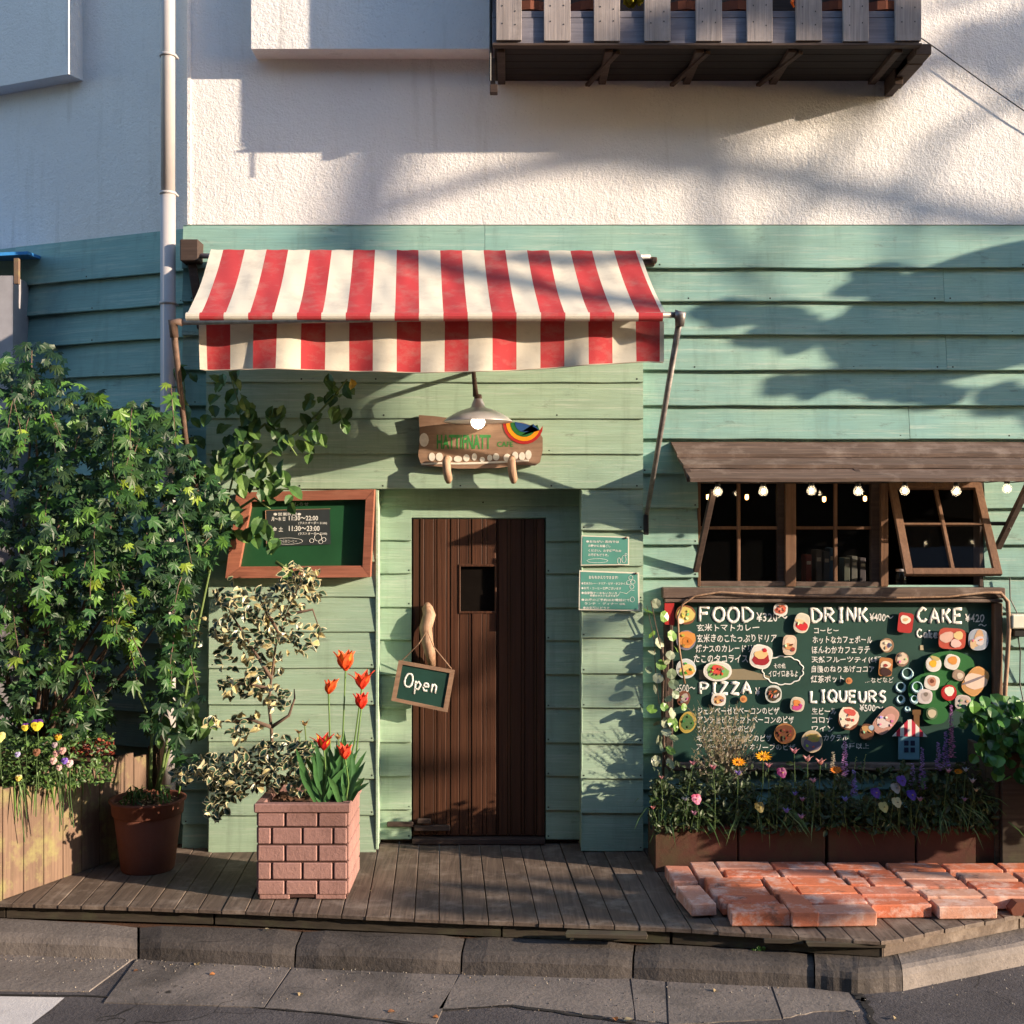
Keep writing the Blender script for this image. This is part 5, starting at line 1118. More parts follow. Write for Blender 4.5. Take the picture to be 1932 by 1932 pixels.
def pick(w): 
    r_ = random.random() * sum(w)
    for i, x in enumerate(w):
        r_ -= x
        if r_ <= 0: return i
    return len(w) - 1
def rv(s=1): return V(random.gauss(0, s), random.gauss(0, s), random.gauss(0, s))
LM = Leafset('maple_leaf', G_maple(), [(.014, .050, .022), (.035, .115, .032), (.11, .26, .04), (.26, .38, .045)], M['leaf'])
mp = empty('maple_tree', (-2.5, -.25, 0), 'dense green maple with star-shaped leaves filling the left side', 'tree')
mb = MB(); hubs = []
st0 = V(-2.75, -.35, .45)
for tgt in ((-90, 900), (60, 690), (160, 780), (250, 840), (330, 920), (120, 980), (400, 1010), (60, 660), (90, 1250), (260, 1060), (60, 1150), (350, 1120), (180, 1260), (20, 1320), (230, 1180)):
    e_ = P(tgt[0], tgt[1], rnd(-.75, -.3)); mid_ = st0.lerp(e_, .5) + V(rnd(-.1, .1), 0, .12)
    mb.tube([st0 + V(rnd(-.06, .06), rnd(-.05, .05), 0), st0.lerp(mid_, .5) + V(rnd(-.03, .03), 0, .03), mid_, mid_.lerp(e_, .5) + V(rnd(-.03, .03), 0, .03), e_], [.016, .013, .010, .006, .003], 6)
mb.build('branches', M['bark'], mp, True)
items = []
cl = [(60, 690, 60, 42, 60), (20, 760, 70, 70, 110), (130, 770, 80, 50, 110), (220, 800, 90, 45, 110), (290, 805, 55, 28, 45), (60, 850, 90, 60, 130), (180, 880, 110, 55, 170), (300, 880, 80, 45, 110), (370, 930, 50, 45, 60), (90, 960, 110, 70, 180), (230, 970, 110, 60, 180), (350, 1000, 60, 50, 75),
      (20, 1060, 70, 80, 130), (130, 1070, 90, 60, 120), (250, 1080, 90, 60, 130), (345, 1080, 45, 40, 40), (390, 1030, 35, 30, 20), (60, 1180, 80, 70, 120), (170, 1160, 70, 50, 60), (280, 1140, 55, 40, 40), (20, 1290, 50, 60, 60), (90, 1280, 50, 50, 30), (240, 1220, 30, 40, 12), (150, 1360, 70, 30, 30), (10, 1370, 40, 40, 40), (415, 985, 25, 35, 14), (360, 1170, 25, 35, 10), (325, 1080, 45, 60, 60), (330, 1210, 40, 60, 34), (300, 1330, 45, 60, 26), (345, 1400, 30, 60, 16), (180, 1290, 60, 60, 40), (110, 1380, 60, 40, 40)]  # clumps over the pipe are added to stand in for deep shade
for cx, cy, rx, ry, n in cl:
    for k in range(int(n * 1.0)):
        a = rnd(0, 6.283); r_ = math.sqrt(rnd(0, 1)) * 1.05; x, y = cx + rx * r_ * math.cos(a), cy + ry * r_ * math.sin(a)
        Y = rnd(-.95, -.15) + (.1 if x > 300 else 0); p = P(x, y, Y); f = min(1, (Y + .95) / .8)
        nm = V(.15, -.85, .45) + rv(.36); items.append((p, nm, rnd(2.1, 4.2), rnd(.040, .066) * (1.35 if random.random() < .22 else 1), pick([1.0 + f * 1.8, .8, .32 * (1 - f) ** 1.5, .06 * (1 - f)])))  # deeper leaves take darker greens: shade inside the crown put into colour
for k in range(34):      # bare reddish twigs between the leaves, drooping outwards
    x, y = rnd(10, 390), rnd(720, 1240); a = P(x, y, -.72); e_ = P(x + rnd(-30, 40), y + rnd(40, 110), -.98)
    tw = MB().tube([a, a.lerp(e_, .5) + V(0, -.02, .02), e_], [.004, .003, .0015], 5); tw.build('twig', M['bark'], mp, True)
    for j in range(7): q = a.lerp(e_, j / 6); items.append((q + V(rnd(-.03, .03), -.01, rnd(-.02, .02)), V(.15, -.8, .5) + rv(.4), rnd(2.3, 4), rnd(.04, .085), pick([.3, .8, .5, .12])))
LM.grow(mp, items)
# climbing rose in the pot
LO = Leafset('oval_leaf', G_oval(.36), [(.035, .10, .03), (.07, .17, .045), (.13, .24, .06), (.50, .30, .04)], M['leaf'])
cr = empty('climbing_vine', pc + V(0, 0, .38), 'green climbing vine growing from the terracotta pot up beside the awning', 'vine')
mb = MB(); base = pc + V(.02, 0, .36)
stems = [[(283, 1490, -.46), (285, 1420, -.45), (288, 1370, -.42), (262, 1310, -.38), (240, 1240, -.36), (232, 1180, -.36), (228, 1130, -.4)],
         [(298, 1490, -.44), (318, 1420, -.4), (335, 1370, -.36), (350, 1310, -.33), (370, 1200, -.3), (395, 1080, -.3), (420, 980, -.32), (440, 900, -.34), (460, 830, -.36), (450, 760, -.36), (432, 700, -.36)],
         [(295, 1490, -.47), (308, 1440, -.46), (318, 1380, -.44), (345, 1340, -.40)],
         [(440, 900, -.34), (500, 860, -.36), (560, 815, -.38), (600, 780, -.38), (632, 745, -.4), (655, 715, -.4)], [(460, 830, -.36), (500, 800, -.38), (540, 830, -.4), (560, 860, -.4)],
         [(395, 1080, -.3), (360, 900, -.28), (350, 780, -.25), (345, 690, -.22)], [(420, 980, -.32), (480, 940, -.35), (510, 960, -.37)], [(520, 1060, -.4), (560, 1085, -.4), (590, 1112, -.4)]]
for s_ in stems: mb.tube([P(*q) for q in s_], [.011 - .007 * i / (len(s_) - 1) for i in range(len(s_))], 7)
mb.build('stem', M['green_stem'], cr, True)
items = []
for cx, cy, rx, ry, n in ((420, 720, 28, 18, 8), (440, 770, 38, 30, 16), (500, 800, 35, 26, 12), (455, 830, 40, 28, 16), (420, 870, 35, 30, 14), (490, 870, 40, 30, 15), (560, 815, 34, 26, 12), (598, 830, 18, 34, 7), (610, 765, 32, 22, 10), (645, 730, 26, 20, 8), (640, 790, 14, 18, 4), (480, 920, 38, 24, 12), (530, 900, 26, 26, 7), (540, 950, 22, 26, 4), (430, 950, 28, 28, 9), (460, 990, 30, 22, 8), (510, 1000, 25, 20, 5), (505, 1040, 25, 18, 5), (232, 1190, 26, 38, 9), (315, 1170, 24, 34, 8), (345, 1190, 16, 26, 5), (330, 1370, 40, 36, 12), (375, 1370, 30, 14, 7), (345, 1290, 26, 40, 9), (565, 1090, 30, 12, 4), (352, 730, 18, 60, 6), (370, 850, 20, 60, 10)):
    for k in range(n):
        p = P(cx + rnd(-rx, rx), cy + rnd(-ry, ry), rnd(-.46, -.3)); v_ = pick([.4, .45, .22, .025]); items.append((p, V(.1, -.85, .4) + rv(.35), rnd(2.3, 4.0), rnd(.075, .12), v_))
LO.grow(cr, items, 290)
# low weeds in the pot
mb = MB()
for k in range(46):
    a = c0 + V(rnd(-.14, .14), rnd(-.14, .14), 0); mb.tube([a, a + V(rnd(-.02, .02), rnd(-.03, .0), rnd(.03, .08)), a + V(rnd(-.07, .07), rnd(-.08, .02), rnd(.0, .09))], [.004, .006, .001], 4, c=random.choice([(.08, .18, .04), (.14, .26, .06), (.04, .10, .03)]))
mb.build('weeds', M['leaf'], cr, kind='stuff', fix=False)
# variegated shrub
LV = Leafset('variegated_leaf', G_oval(.30, 1, .3), [(.03, .07, .045), (.06, .12, .07), (.50, .42, .2)], M['dleaf'], rim=(.56, .50, .31))
vg = empty('variegated_shrub', P(515, 1490, -.75), 'cream-edged variegated shrub growing in the brick-pattern planter', 'shrub')
mb = MB(); vs0 = P(528, 1512, -.78)
vst = [[(528, 1512), (515, 1440), (512, 1372), (507, 1330), (512, 1280), (520, 1220), (540, 1160), (562, 1110), (575, 1075)], [(512, 1372), (470, 1356), (440, 1362), (400, 1360)], [(512, 1372), (545, 1350), (556, 1318), (555, 1300)], [(512, 1280), (480, 1230), (450, 1180), (425, 1140)],
       [(510, 1300), (470, 1290), (420, 1292)], [(525, 1500), (500, 1470), (450, 1455), (390, 1460), (335, 1460)], [(500, 1470), (440, 1500), (410, 1540)], [(525, 1490), (560, 1440), (580, 1410)], [(530, 1200), (500, 1150), (480, 1110)], [(540, 1160), (590, 1150), (600, 1180)]]
for s_ in vst: mb.tube([P(x, y, -.78 + .012 * i) for i, (x, y) in enumerate(s_)], [.011 * (1 - .75 * i / (len(s_) - 1)) for i in range(len(s_))], 7)
mb.build('stem', M['bark'], vg, True)
items = []
for cx, cy, rx, ry, n in ((565, 1090, 38, 28, 50), (590, 1110, 24, 26, 26), (540, 1130, 42, 28, 48), (475, 1140, 60, 30, 75), (435, 1120, 30, 30, 28), (460, 1190, 62, 34, 80), (530, 1185, 40, 34, 52), (590, 1200, 22, 26, 16), (565, 1220, 28, 22, 16), (490, 1230, 40, 28, 45), (430, 1240, 24, 30, 20), (500, 1270, 34, 18, 26), (460, 1300, 48, 20, 46), (520, 1315, 26, 26, 34), (430, 1300, 20, 20, 14), (465, 1365, 36, 20, 26), (450, 1385, 22, 16, 12), (395, 1365, 22, 12, 9), (370, 1180, 22, 40, 18),
        (360, 1462, 40, 14, 40), (410, 1450, 45, 26, 70), (470, 1440, 50, 30, 85), (530, 1420, 44, 34, 85), (560, 1450, 34, 34, 55), (575, 1410, 26, 20, 24), (430, 1490, 36, 22, 45), (405, 1525, 26, 24, 36), (500, 1475, 40, 18, 40), (565, 1480, 22, 24, 20)):
    low = cy > 1400
    for k in range(n):
        a = rnd(0, 6.283); r_ = math.sqrt(rnd(0, 1)); p = P(cx + rx * r_ * math.cos(a), cy + ry * r_ * math.sin(a), rnd(-.98, -.72) if low else rnd(-.88, -.6))
        items.append((p, V(.1, -.8, .4) + rv(.5), rnd(0, 6.28), rnd(.040, .066), pick([.5, .35, .14 if low else .6])))
LV.grow(vg, items)
# round-leaved creeper at the left of the chalkboard
LR = Leafset('round_leaf', G_round(), [(.36, .40, .28), (.22, .29, .18), (.16, .30, .06)], M['dleaf'])
eu = empty('round_leaf_creeper', P(1262, 1480, -.2), 'grey-green round-leaved creeper hanging at the left end of the chalkboard', 'creeper')
cv = lambda a, b: (1226 + a * .1953, 1103.5 + b * .1953)
mb = MB()
for s_, r_ in (([(10, 150), (60, 400), (100, 560), (110, 800), (120, 1100), (135, 1300), (150, 1650)], .003), ([(-30, 200), (40, 520), (60, 900), (90, 1150)], .002), ([(180, 700), (170, 1000), (190, 1300), (160, 1500), (170, 1750)], .0035), ([(120, 600), (130, 900), (118, 1200), (135, 1500), (130, 1900)], .008), ([(300, 1150), (380, 1200), (440, 1280)], .002)):
    mb.tube([P(*cv(*q), -.16) for q in s_], r_, 6)
mb.build('stem', M['bark'], eu, True)
items = []
for a, b in ((140, 305), (215, 490), (95, 560), (255, 620), (200, 680), (110, 770), (210, 860), (170, 740), (230, 960), (80, 900), (180, 1100), (140, 1180), (65, 1340), (250, 1060), (215, 1240), (150, 1330), (130, 1560), (200, 1725), (20, 480), (-20, 250), (60, 180), (20, 650), (-10, 820), (50, 1010), (160, 1420), (200, 1600), (90, 1500), (250, 1380), (230, 1480), (330, 1180), (60, 1700), (140, 1820), (20, 1200), (220, 1330)):
    p = P(*cv(a, b), rnd(-.2, -.14)); items.append((p, V(.2, -.8, .2) + rv(.35), rnd(0, 6), rnd(.045, .078), pick([.5, .3, .3])))
LR.grow(eu, items)
# ivy over the tall planter
LI = Leafset('ivy_leaf', G_oval(.55, .95, .15), [(.03, .10, .02), (.07, .20, .035), (.12, .28, .05)], M['dleaf'])
iv = empty('ivy', V(3.0, -.5, .62), 'bright green ivy spilling over the tall dark planter at the right', 'ivy')
items = []
for cx, cy, rx, ry, n in ((1850, 1355, 40, 22, 26), (1900, 1345, 45, 26, 36), (1950, 1360, 45, 40, 46), (1890, 1385, 44, 26, 34), (1870, 1420, 34, 20, 22), (1930, 1420, 44, 30, 40), (1915, 1455, 34, 18, 18), (1990, 1400, 60, 60, 60), (1835, 1345, 16, 12, 8)):
    for k in range(n): items.append((P(cx + rnd(-rx, rx), cy + rnd(-ry, ry), rnd(-.78, -.4)), V(.15, -.8, .5) + rv(.35), rnd(2.4, 3.9), rnd(.055, .095), pick([.5, .4, .2])))
for k in range(420): items.append((V(rnd(3.0, 4.6), rnd(-.75, -.3), rnd(.6, .92)), V(.15, -.8, .5) + rv(.5), rnd(2.4, 3.9), rnd(.08, .13), pick([.5, .4, .2])))  # unseen ivy off to the right, added to shade the troughs
for k in range(650): items.append((V(rnd(2.92, 4.0), rnd(-1.25, -.75), rnd(.5, .92)), V(.15, -.8, .5) + rv(.6), rnd(2.4, 3.9), rnd(.08, .13), pick([.5, .4, .2])))  # more leaves out of view, bulged forward only to block the low sun
LI.grow(iv, items)
mb = MB()
for k in range(16):
    a = V(3.0 + rnd(-.1, .5), -.5, .6); mb.tube([a, a + V(rnd(-.1, .1), -.05, .2), P(rnd(1840, 1990), rnd(1340, 1440), -.55)], [.006, .005, .002], 5)
mb.build('stem', M['green_stem'], iv, True)

# ================================================================ tulips in the brick planter
def petal(mb, c, ang, h, w, flare, col, col2, tilt=V(0, 0, 0), tip=.0):
    vs_ = []; n = 6; out_ = V(math.cos(ang), math.sin(ang), 0); sd = V(-math.sin(ang), math.cos(ang), 0)
    for i in range(n + 1):
        t = i / n; r_ = w * .75 * math.sin(min(1, t * 1.25 + .1) * 1.9) * (1 if t < .65 else 1) + flare * t ** 3; wd = w * max(0, math.sin(math.pi * (t * .93 + .05))) ** .8 * (1 - t ** 4 * .8)
        for s_ in (-1, -.3, .3, 1): vs_.append(c + out_ * (r_ - .25 * w * abs(s_)) + sd * (wd * .75 * s_) + V(0, 0, h * t) + tilt * t)
    for i in range(n):
        for j in range(3): mb.add([vs_[i * 4 + j], vs_[i * 4 + j + 1], vs_[i * 4 + 5 + j], vs_[i * 4 + 4 + j]], [(0, 1, 2, 3)], 0, col if j == 1 else col2)
def blade(mb, a, b, w, c, bend=.03):
    mid_ = a.lerp(b, .55) + V(rnd(-bend, bend), rnd(-bend, 0), bend); pts = [a, a.lerp(mid_, .5), mid_, mid_.lerp(b, .55), b]; ws = [.35, .8, 1, .75, .04]; sd = (b - a).cross(V(rnd(-.4, .4), -1, rnd(-.2, .2))).normalized(); vs_ = []
    for p, q in zip(pts, ws): vs_ += [p - sd * w * q, p + V(0, .25 * w * q, 0), p + sd * w * q]
    mb.add(vs_, [(i * 3 + j, i * 3 + j + 1, i * 3 + 4 + j, i * 3 + 3 + j) for i in range(4) for j in (0, 1)], 0, c)
TL = [((652, 1264), (628, 1500), 34, (.85, .26, .04), (.80, .12, .03), 'tallest orange and yellow tulip, highest in the planter', 1.0), ((620, 1308), (612, 1500), 24, (.78, .07, .03), (.80, .14, .03), 'red-orange tulip leaning left, lower than the tallest one', .9),
      ((683, 1299), (640, 1505), 28, (.82, .16, .04), (.78, .07, .03), 'orange-red tulip at the right with flared petals, above another tulip', .95), ((682, 1336), (648, 1500), 26, (.76, .06, .03), (.74, .05, .025), 'plain red tulip just below the right-hand orange one', .85),
      ((611, 1414), (606, 1505), 24, (.78, .42, .05), (.55, .02, .02), 'open red and yellow striped tulip low among the leaves', 1.1), ((651, 1431), (650, 1505), 24, (.72, .05, .03), (.76, .09, .04), 'short bright red tulip at the right rim of the planter', .95)]
for (hx, hy), (bx_, by_), hs, c1, c2, lab, fl in TL:
    Yt = rnd(-.86, -.76) if hy < 1390 else -.97; hp_ = P(hx, hy, Yt); bp_ = P(bx_, by_, Yt + .02); bp_.z = zt1 - .04; t = empty('tulip', bp_, lab, 'tulip', 'tulips in the brick-pattern planter')
    mid_ = bp_.lerp(hp_, .5) + V(.02 if hx > bx_ else -.005, 0, 0)
    MB().tube([bp_, bp_.lerp(mid_, .5), mid_, mid_.lerp(hp_, .6) + V(0, 0, .008), hp_], [.006, .005, .0045, .004, .005], 8, c=(.16, .28, .08)).build('stem', M['petal'], t, True, fix=False)
    mb = MB(); h = hs * .0032; tl = V(rnd(-.01, .012), 0, 0) if 'leaning' not in lab else V(.02, 0, 0)
    for k in range(6): petal(mb, hp_ - V(0, 0, .004), k * math.pi / 3 + .3, h * rnd(.95, 1.12), h * .46, h * (.32 * fl + (.35 if 'flared' in lab or 'open' in lab else 0)) * (1 if k % 2 else .75), c1, c2, tl)
    mb.build('flower_head', M['petal'], t, True, fix=False)
    for k in range(8):
        mb = MB(); e_ = bp_ + V(rnd(-.17, .17), rnd(-.1, .03), rnd(.12, .38)); blade(mb, bp_ + V(rnd(-.02, .02), rnd(-.02, .02), 0), e_, rnd(.010, .019), random.choice([(.07, .19, .06), (.10, .25, .08), (.05, .14, .05)]), .02); mb.build('leaf', M['dleaf'], t, True, fix=False)
for x, y, lab in ((575, 1370, 'small withered narcissus left of the tulips'), (638, 1395, 'pale withered bloom behind the low tulips'), (564, 1384, 'small yellow bud beside the variegated shrub')):
    p = P(x, y, -.8); q = P(x + 12, 1500, -.8); t = empty('withered_flower', q, lab, 'flower', 'spent blooms in the brick-pattern planter')
    MB().tube([q, q.lerp(p, .6), p], .0035, 6, c=(.16, .24, .07)).build('stem', M['petal'], t, fix=False); mb = MB()
    for k in range(7): petal(mb, p, rnd(0, 6.3), rnd(.015, .035), .014, .02, (.45, .34, .14), (.38, .22, .10))
    mb.build('flower_head', M['petal'], t, fix=False)

# ================================================================ flower bed in the troughs
fb = MB()
GR = [(.010, .028, .015), (.016, .042, .02), (.028, .065, .026), (.025, .05, .04)]
v0, f0 = G_oval(.28)
for k in range(6400):
    x = rnd(1228, 1880); cx = (x - 1228) / 652; top = 1498 + 22 * math.sin(x * .045) * math.sin(x * .013 + 2) + 12 * math.sin(x * .11) - (22 if x > 1700 else 0) - (14 if x < 1420 else 0); y = top + (1572 - top) * rnd(-.12, 1) ** 1 if random.random() < .93 else rnd(1440, 1500); Y = rnd(-.60, -.2)
    p = P(x, y, Y)
    if p.z < .24 and Y > -.54: p.z = .24 + rnd(0, .06)
    if p.z < .2: continue
    q = quat(V(.1, -.7, .6) + rv(.5), rnd(0, 6.28)); sz = rnd(.026, .055); c = random.choice(GR); b = len(fb.v)
    fb.v += [p + q @ (w * sz) for w in v0]; fb.f += [[b + j for j in t_] for t_ in f0]; fb.m += [0] * 8; fb.c += [c] * 8
tag(fb.build('bedding_foliage', M['leaf'], fix=False, kind='stuff'), 'low dark green bedding foliage filling the brown troughs', 'foliage')
gb = MB()
for (x0_, n) in ((1255, 60), (1290, 40), (1425, 60), (1450, 30), (1530, 40), (1600, 30), (1760, 70), (1800, 60), (1830, 40), (1700, 20)):
    for k in range(int(n * .4)):
        a = P(x0_ + rnd(-14, 14), 1545, -.45); e_ = a + V(rnd(-.26, .30), rnd(-.22, -.02), rnd(-.14, .12)); m_ = a.lerp(e_, .5) + V(0, 0, .10)
        sd = V(.003, 0, .001); gb.add([a - sd, a + sd, m_ + sd * 1.4, m_ - sd * 1.4, m_.lerp(e_, .6) + sd + V(0, 0, .02), m_.lerp(e_, .6) - sd + V(0, 0, .02), e_], [(0, 1, 2, 3), (3, 2, 4, 5), (5, 4, 6)], 0, random.choice([(.10, .20, .06), (.06, .13, .04), (.20, .28, .10)]))
tag(gb.build('grass_tufts', M['leaf'], fix=False, kind='stuff'), 'arching grass blades spilling over the trough fronts', 'grass')
dg_ = MB()
for k in range(150):
    a = P(1365 + rnd(-22, 30), 1500, -.28); e_ = P(1365 + rnd(-62, 66), rnd(1318, 1470), -.28 + rnd(-.1, .05)); m_ = a.lerp(e_, .5) + V(0, 0, .03); dg_.tube([a, m_, e_], [.0016, .0013, .0006], 3, c=(.34, .27, .18))
    for j in range(9):
        t = .35 + .65 * j / 9; q = a.lerp(e_, t) + V(rnd(-.012, .012), rnd(-.01, .01), .03 * (1 - abs(t - .5) * 2) + rnd(-.01, .01)); s_ = rnd(.003, .008); dg_.add([q + V(-s_, 0, -s_), q + V(s_, 0, -s_ * .5), q + V(rnd(-s_, s_), 0, s_ * 2)], [(0, 1, 2)], 0, random.choice([(.46, .38, .26), (.30, .27, .16), (.52, .46, .36), (.22, .25, .14)]))
tag(dg_.build('dry_grass', M['petal'], fix=False, kind='stuff'), 'clump of pale dry ornamental grass in front of the pizza list', 'grass')
FLW = []
def flower(x, y, kind, col, lab, Y=-.60, s=1.0, col2=None):
    p = P(x, y, Y); b = V(p.x + rnd(-.03, .03), Y + .06, max(.24, p.z - .35) if kind != 'spike' else .24)
    nm = {'daisy': 'daisy', 'pansy': 'pansy', 'spike': 'lavender_spike', 'bell': 'small_flower'}[kind]; cat = {'daisy': 'daisy', 'pansy': 'pansy', 'spike': 'lavender', 'bell': 'flower'}[kind]
    t = empty(nm, b, lab, cat, {'daisy': 'orange daisies over the troughs', 'pansy': 'pansies', 'spike': 'purple flower spikes in front of the chalkboard', 'bell': 'small flowers over the troughs'}[kind])
    MB().tube([b, b.lerp(p, .5) + V(rnd(-.01, .01), 0, .01), p + V(0, .006, -.003)], [.0028, .0024, .002], 6, c=(.10, .17, .06)).build('stem', M['petal'], t, fix=False); mb = MB(); N_ = V(.2, -.85, .45).normalized(); U = N_.cross(V(0, 0, 1)).normalized(); W = U.cross(N_)
    if kind == 'daisy':
        for k in range(13):
            a = k / 13 * 6.283; d = U * math.cos(a) + W * math.sin(a) * .62; n_ = U * -math.sin(a) + W * math.cos(a) * .62; r_ = .045 * s * rnd(.9, 1.08)
            mb.add([p + d * .008, p + d * r_ * .6 + n_ * .008 - N_ * .0, p + d * r_ + N_ * .008, p + d * r_ * .6 - n_ * .008 + N_ * .002 * (k % 2)], [(0, 1, 2, 3)], 0, col if k % 2 else tuple(q * .85 for q in col))
        mb.lathe([(0, .008), (.009 * s, .006), (.011 * s, -.002)], p, 10, 0, col2 or (.55, .22, .02))
    elif kind == 'pansy':
        for k, (ox, oz, r_) in enumerate(((-.5, .6, .9), (.5, .62, .9), (-.62, -.05, .85), (.62, -.05, .85), (0, -.6, 1.05))):
            c = p + (U * -ox + W * oz) * .017 * s + N_ * .0015 * k; cc = col if k > 1 or not col2 else col2
            ring = [c + (U * math.cos(a) + W * math.sin(a)) * .017 * s * r_ * (1 + .08 * math.sin(3 * a)) - N_ * .003 * math.cos(2 * a) for a in [j * .6283 for j in range(10)]]
            mb.add(ring + [c + N_ * .002], [(10, j, (j + 1) % 10) for j in range(10)], 0, cc)
        mb.lathe([(0, .004), (.004 * s, .002), (.005 * s, 0)], p + N_ * .012 - V(0, 0, .003), 8, 0, (.08, .04, .02) if not col2 else (.5, .35, .02))
    elif kind == 'spike':
        for k in range(int(110 * s)):
            t_ = k / (110 * s); q = b.lerp(p, 1 - .36 * s * (1 - t_)) if False else p - V(0, 0, (1 - t_) * .20 * s); a = rnd(0, 6.28); r_ = .030 * (1 - t_ * .7); d = V(math.cos(a), math.sin(a), .3) * r_ * rnd(.5, 1.1); w = V(-math.sin(a), math.cos(a), 0) * .008
            mb.add([q, q + d * .7 - w, q + d + V(0, 0, -.004), q + d * .7 + w], [(0, 1, 2, 3)], 0, col if k % 3 else (col2 or tuple(min(.9, w2 * 1.5) for w2 in col)))
    else:
        for k in range(5): petal(mb, p, k * 1.2566 + 1, .020 * s, .010 * s, .014 * s, col, col2 or tuple(q * .8 for q in col))
    mb.build('flower_head', M['petal'], t, fix=False)
O_ = (.85, .33, .01); Y_ = (.80, .60, .08)
flower(1440, 1427, 'daisy', (.88, .42, .01), 'large yellow-orange daisy standing highest in front of the pizza list', s=1.15); flower(1393, 1438, 'daisy', O_, 'orange daisy lower left of the large one'); flower(1577, 1453, 'daisy', (.80, .25, .03), 'orange daisy in the middle of the troughs below the chalkboard', s=.85); flower(1807, 1456, 'daisy', O_, 'small orange daisy at the right end of the troughs', s=.6)
for x, y, c, c2, lab in ((1314, 1508, (.72, .25, .38), (.60, .10, .20), 'bright pink pansy at the left end of the troughs'), (1433, 1523, (.20, .16, .05), (.28, .2, .05), 'dull olive-brown pansy over the second trough'), (1475, 1458, (.20, .02, .12), (.14, .01, .08), 'deep magenta pansy under the bottom rail of the chalkboard'),
        (1652, 1496, (.12, .05, .32), (.08, .03, .22), 'purple pansy over the third trough, left of the pale yellow one'), (1692, 1514, (.66, .62, .36), None, 'pale yellow pansy over the third trough'), (1667, 1523, (.52, .50, .20), None, 'small yellow-green pansy just left of the pale yellow one'),
        (1701, 1473, (.16, .07, .36), None, 'violet pansy high behind the third trough'), (1720, 1500, (.10, .05, .34), (.08, .03, .3), 'blue-violet pansy at the left of the last trough'), (1690, 1487, (.42, .38, .34), None, 'greyish pansy half hidden behind the purple ones')):
    flower(x, y, 'pansy', c, lab, -.64, 1.15, c2)
for x, y, c, lab, s_ in ((1499, 1422, (.72, .32, .38), 'tall pink bud on a bare stem near the centre of the chalkboard', 1), (1524, 1437, (.75, .38, .36), 'pale pink flower left of the middle lavender', 1.1), (1548, 1443, (.74, .36, .32), 'salmon flower right of the pale pink one', 1.1), (1450, 1448, (.70, .30, .36), 'small pink flower right of the orange daisies', .8),
        (1346, 1452, (.60, .22, .28), 'dusty pink flower in the dry grass', .9), (1307, 1444, (.5, .2, .26), 'dull pink flower at the left edge of the dry grass', .8), (1393, 1463, (.22, .16, .50), 'blue flower under the left orange daisy', .9), (1484, 1534, (.26, .20, .60), 'periwinkle flower hanging over the second trough', .9), (1500, 1501, (.16, .14, .55), 'small blue flower above the second trough', .7),
        (1514, 1512, (.36, .22, .36), 'mauve flower beside the small blue one', .8), (1512, 1545, (.30, .18, .34), 'mauve flower low over the edge of the second trough', .9), (1595, 1512, (.18, .22, .60), 'bright blue flower over the gap between the middle troughs', .9), (1535, 1477, (.40, .22, .34), 'dusty purple flower below the salmon one', .9), (1736, 1512, (.48, .30, .42), 'pale mauve flower over the last trough', .8),
        (1790, 1458, (.55, .35, .50), 'pink flower left of the right-hand orange daisy', .8), (1822, 1456, (.38, .48, .60), 'pale blue flower right of the right-hand orange daisy', .8), (1835, 1477, (.52, .56, .66), 'white-blue flower at the far right of the troughs', .8), (1842, 1494, (.55, .50, .32), 'cream flower at the far right just above the trough', .7), (1232, 1527, (.62, .24, .24), 'tiny pink bud at the far left of the troughs', .6), (1248, 1470, (.55, .28, .28), 'tiny pink bud below the creeper', .6), (1820, 1512, (.42, .26, .40), 'small lilac flower near the right end of the last trough', .7), (1293, 1512, (.38, .38, .44), 'greyish white flower left of the bright pink pansy', .8), (1310, 1538, (.45, .22, .34), 'mauve flower below the bright pink pansy', .8)):
    flower(x, y, 'bell', c, lab, -.63, s_ * 1.5)
for x, y, c, lab, s_ in ((1594, 1398, (.42, .24, .44), 'pink-purple lavender spike in front of the liqueur list', 1.0), (1611, 1452, (.30, .22, .55), 'short blue-purple lavender spike right of the tall pink one', .75), (1572, 1418, (.40, .36, .30), 'pale faded lavender spike left of the pink-purple one', .6), (1795, 1330, (.38, .16, .36), 'tallest purple lavender spike at the right of the chalkboard', 1.5), (1784, 1380, (.26, .16, .48), 'violet lavender spike just left of the tallest one', 1.0),
        (1740, 1410, (.28, .18, .42), 'lavender spike overlapping the little house', 1.2), (1770, 1400, (.30, .2, .44), 'thin lavender spike between the little house and the tallest spike', .8), (1722, 1440, (.26, .18, .4), 'short lavender spike under the little house', .7)):
    flower(x, y, 'spike', tuple(min(.8, q * 1.35) for q in c), lab, -.52, s_)
for x, y, lab in ((1615, 1430, 'thin green flower stalk beside the short blue spike'), (1633, 1425, 'green seed stalk leaning right below the liqueur list')):
    p = P(x, y, -.4); mb = MB().tube([V(p.x - .03, -.35, .24), p], .002, 5, c=(.16, .24, .08))
    for k in range(20): q = p - V(k * .0012, 0, k * .008); mb.add([q, q + V(rnd(-.014, .014), -.004, .004), q + V(0, 0, .008)], [(0, 1, 2)], 0, (.34, .40, .18))
    tag(mb.build('green_stalk', M['petal'], fix=False), lab, 'flower stalk')

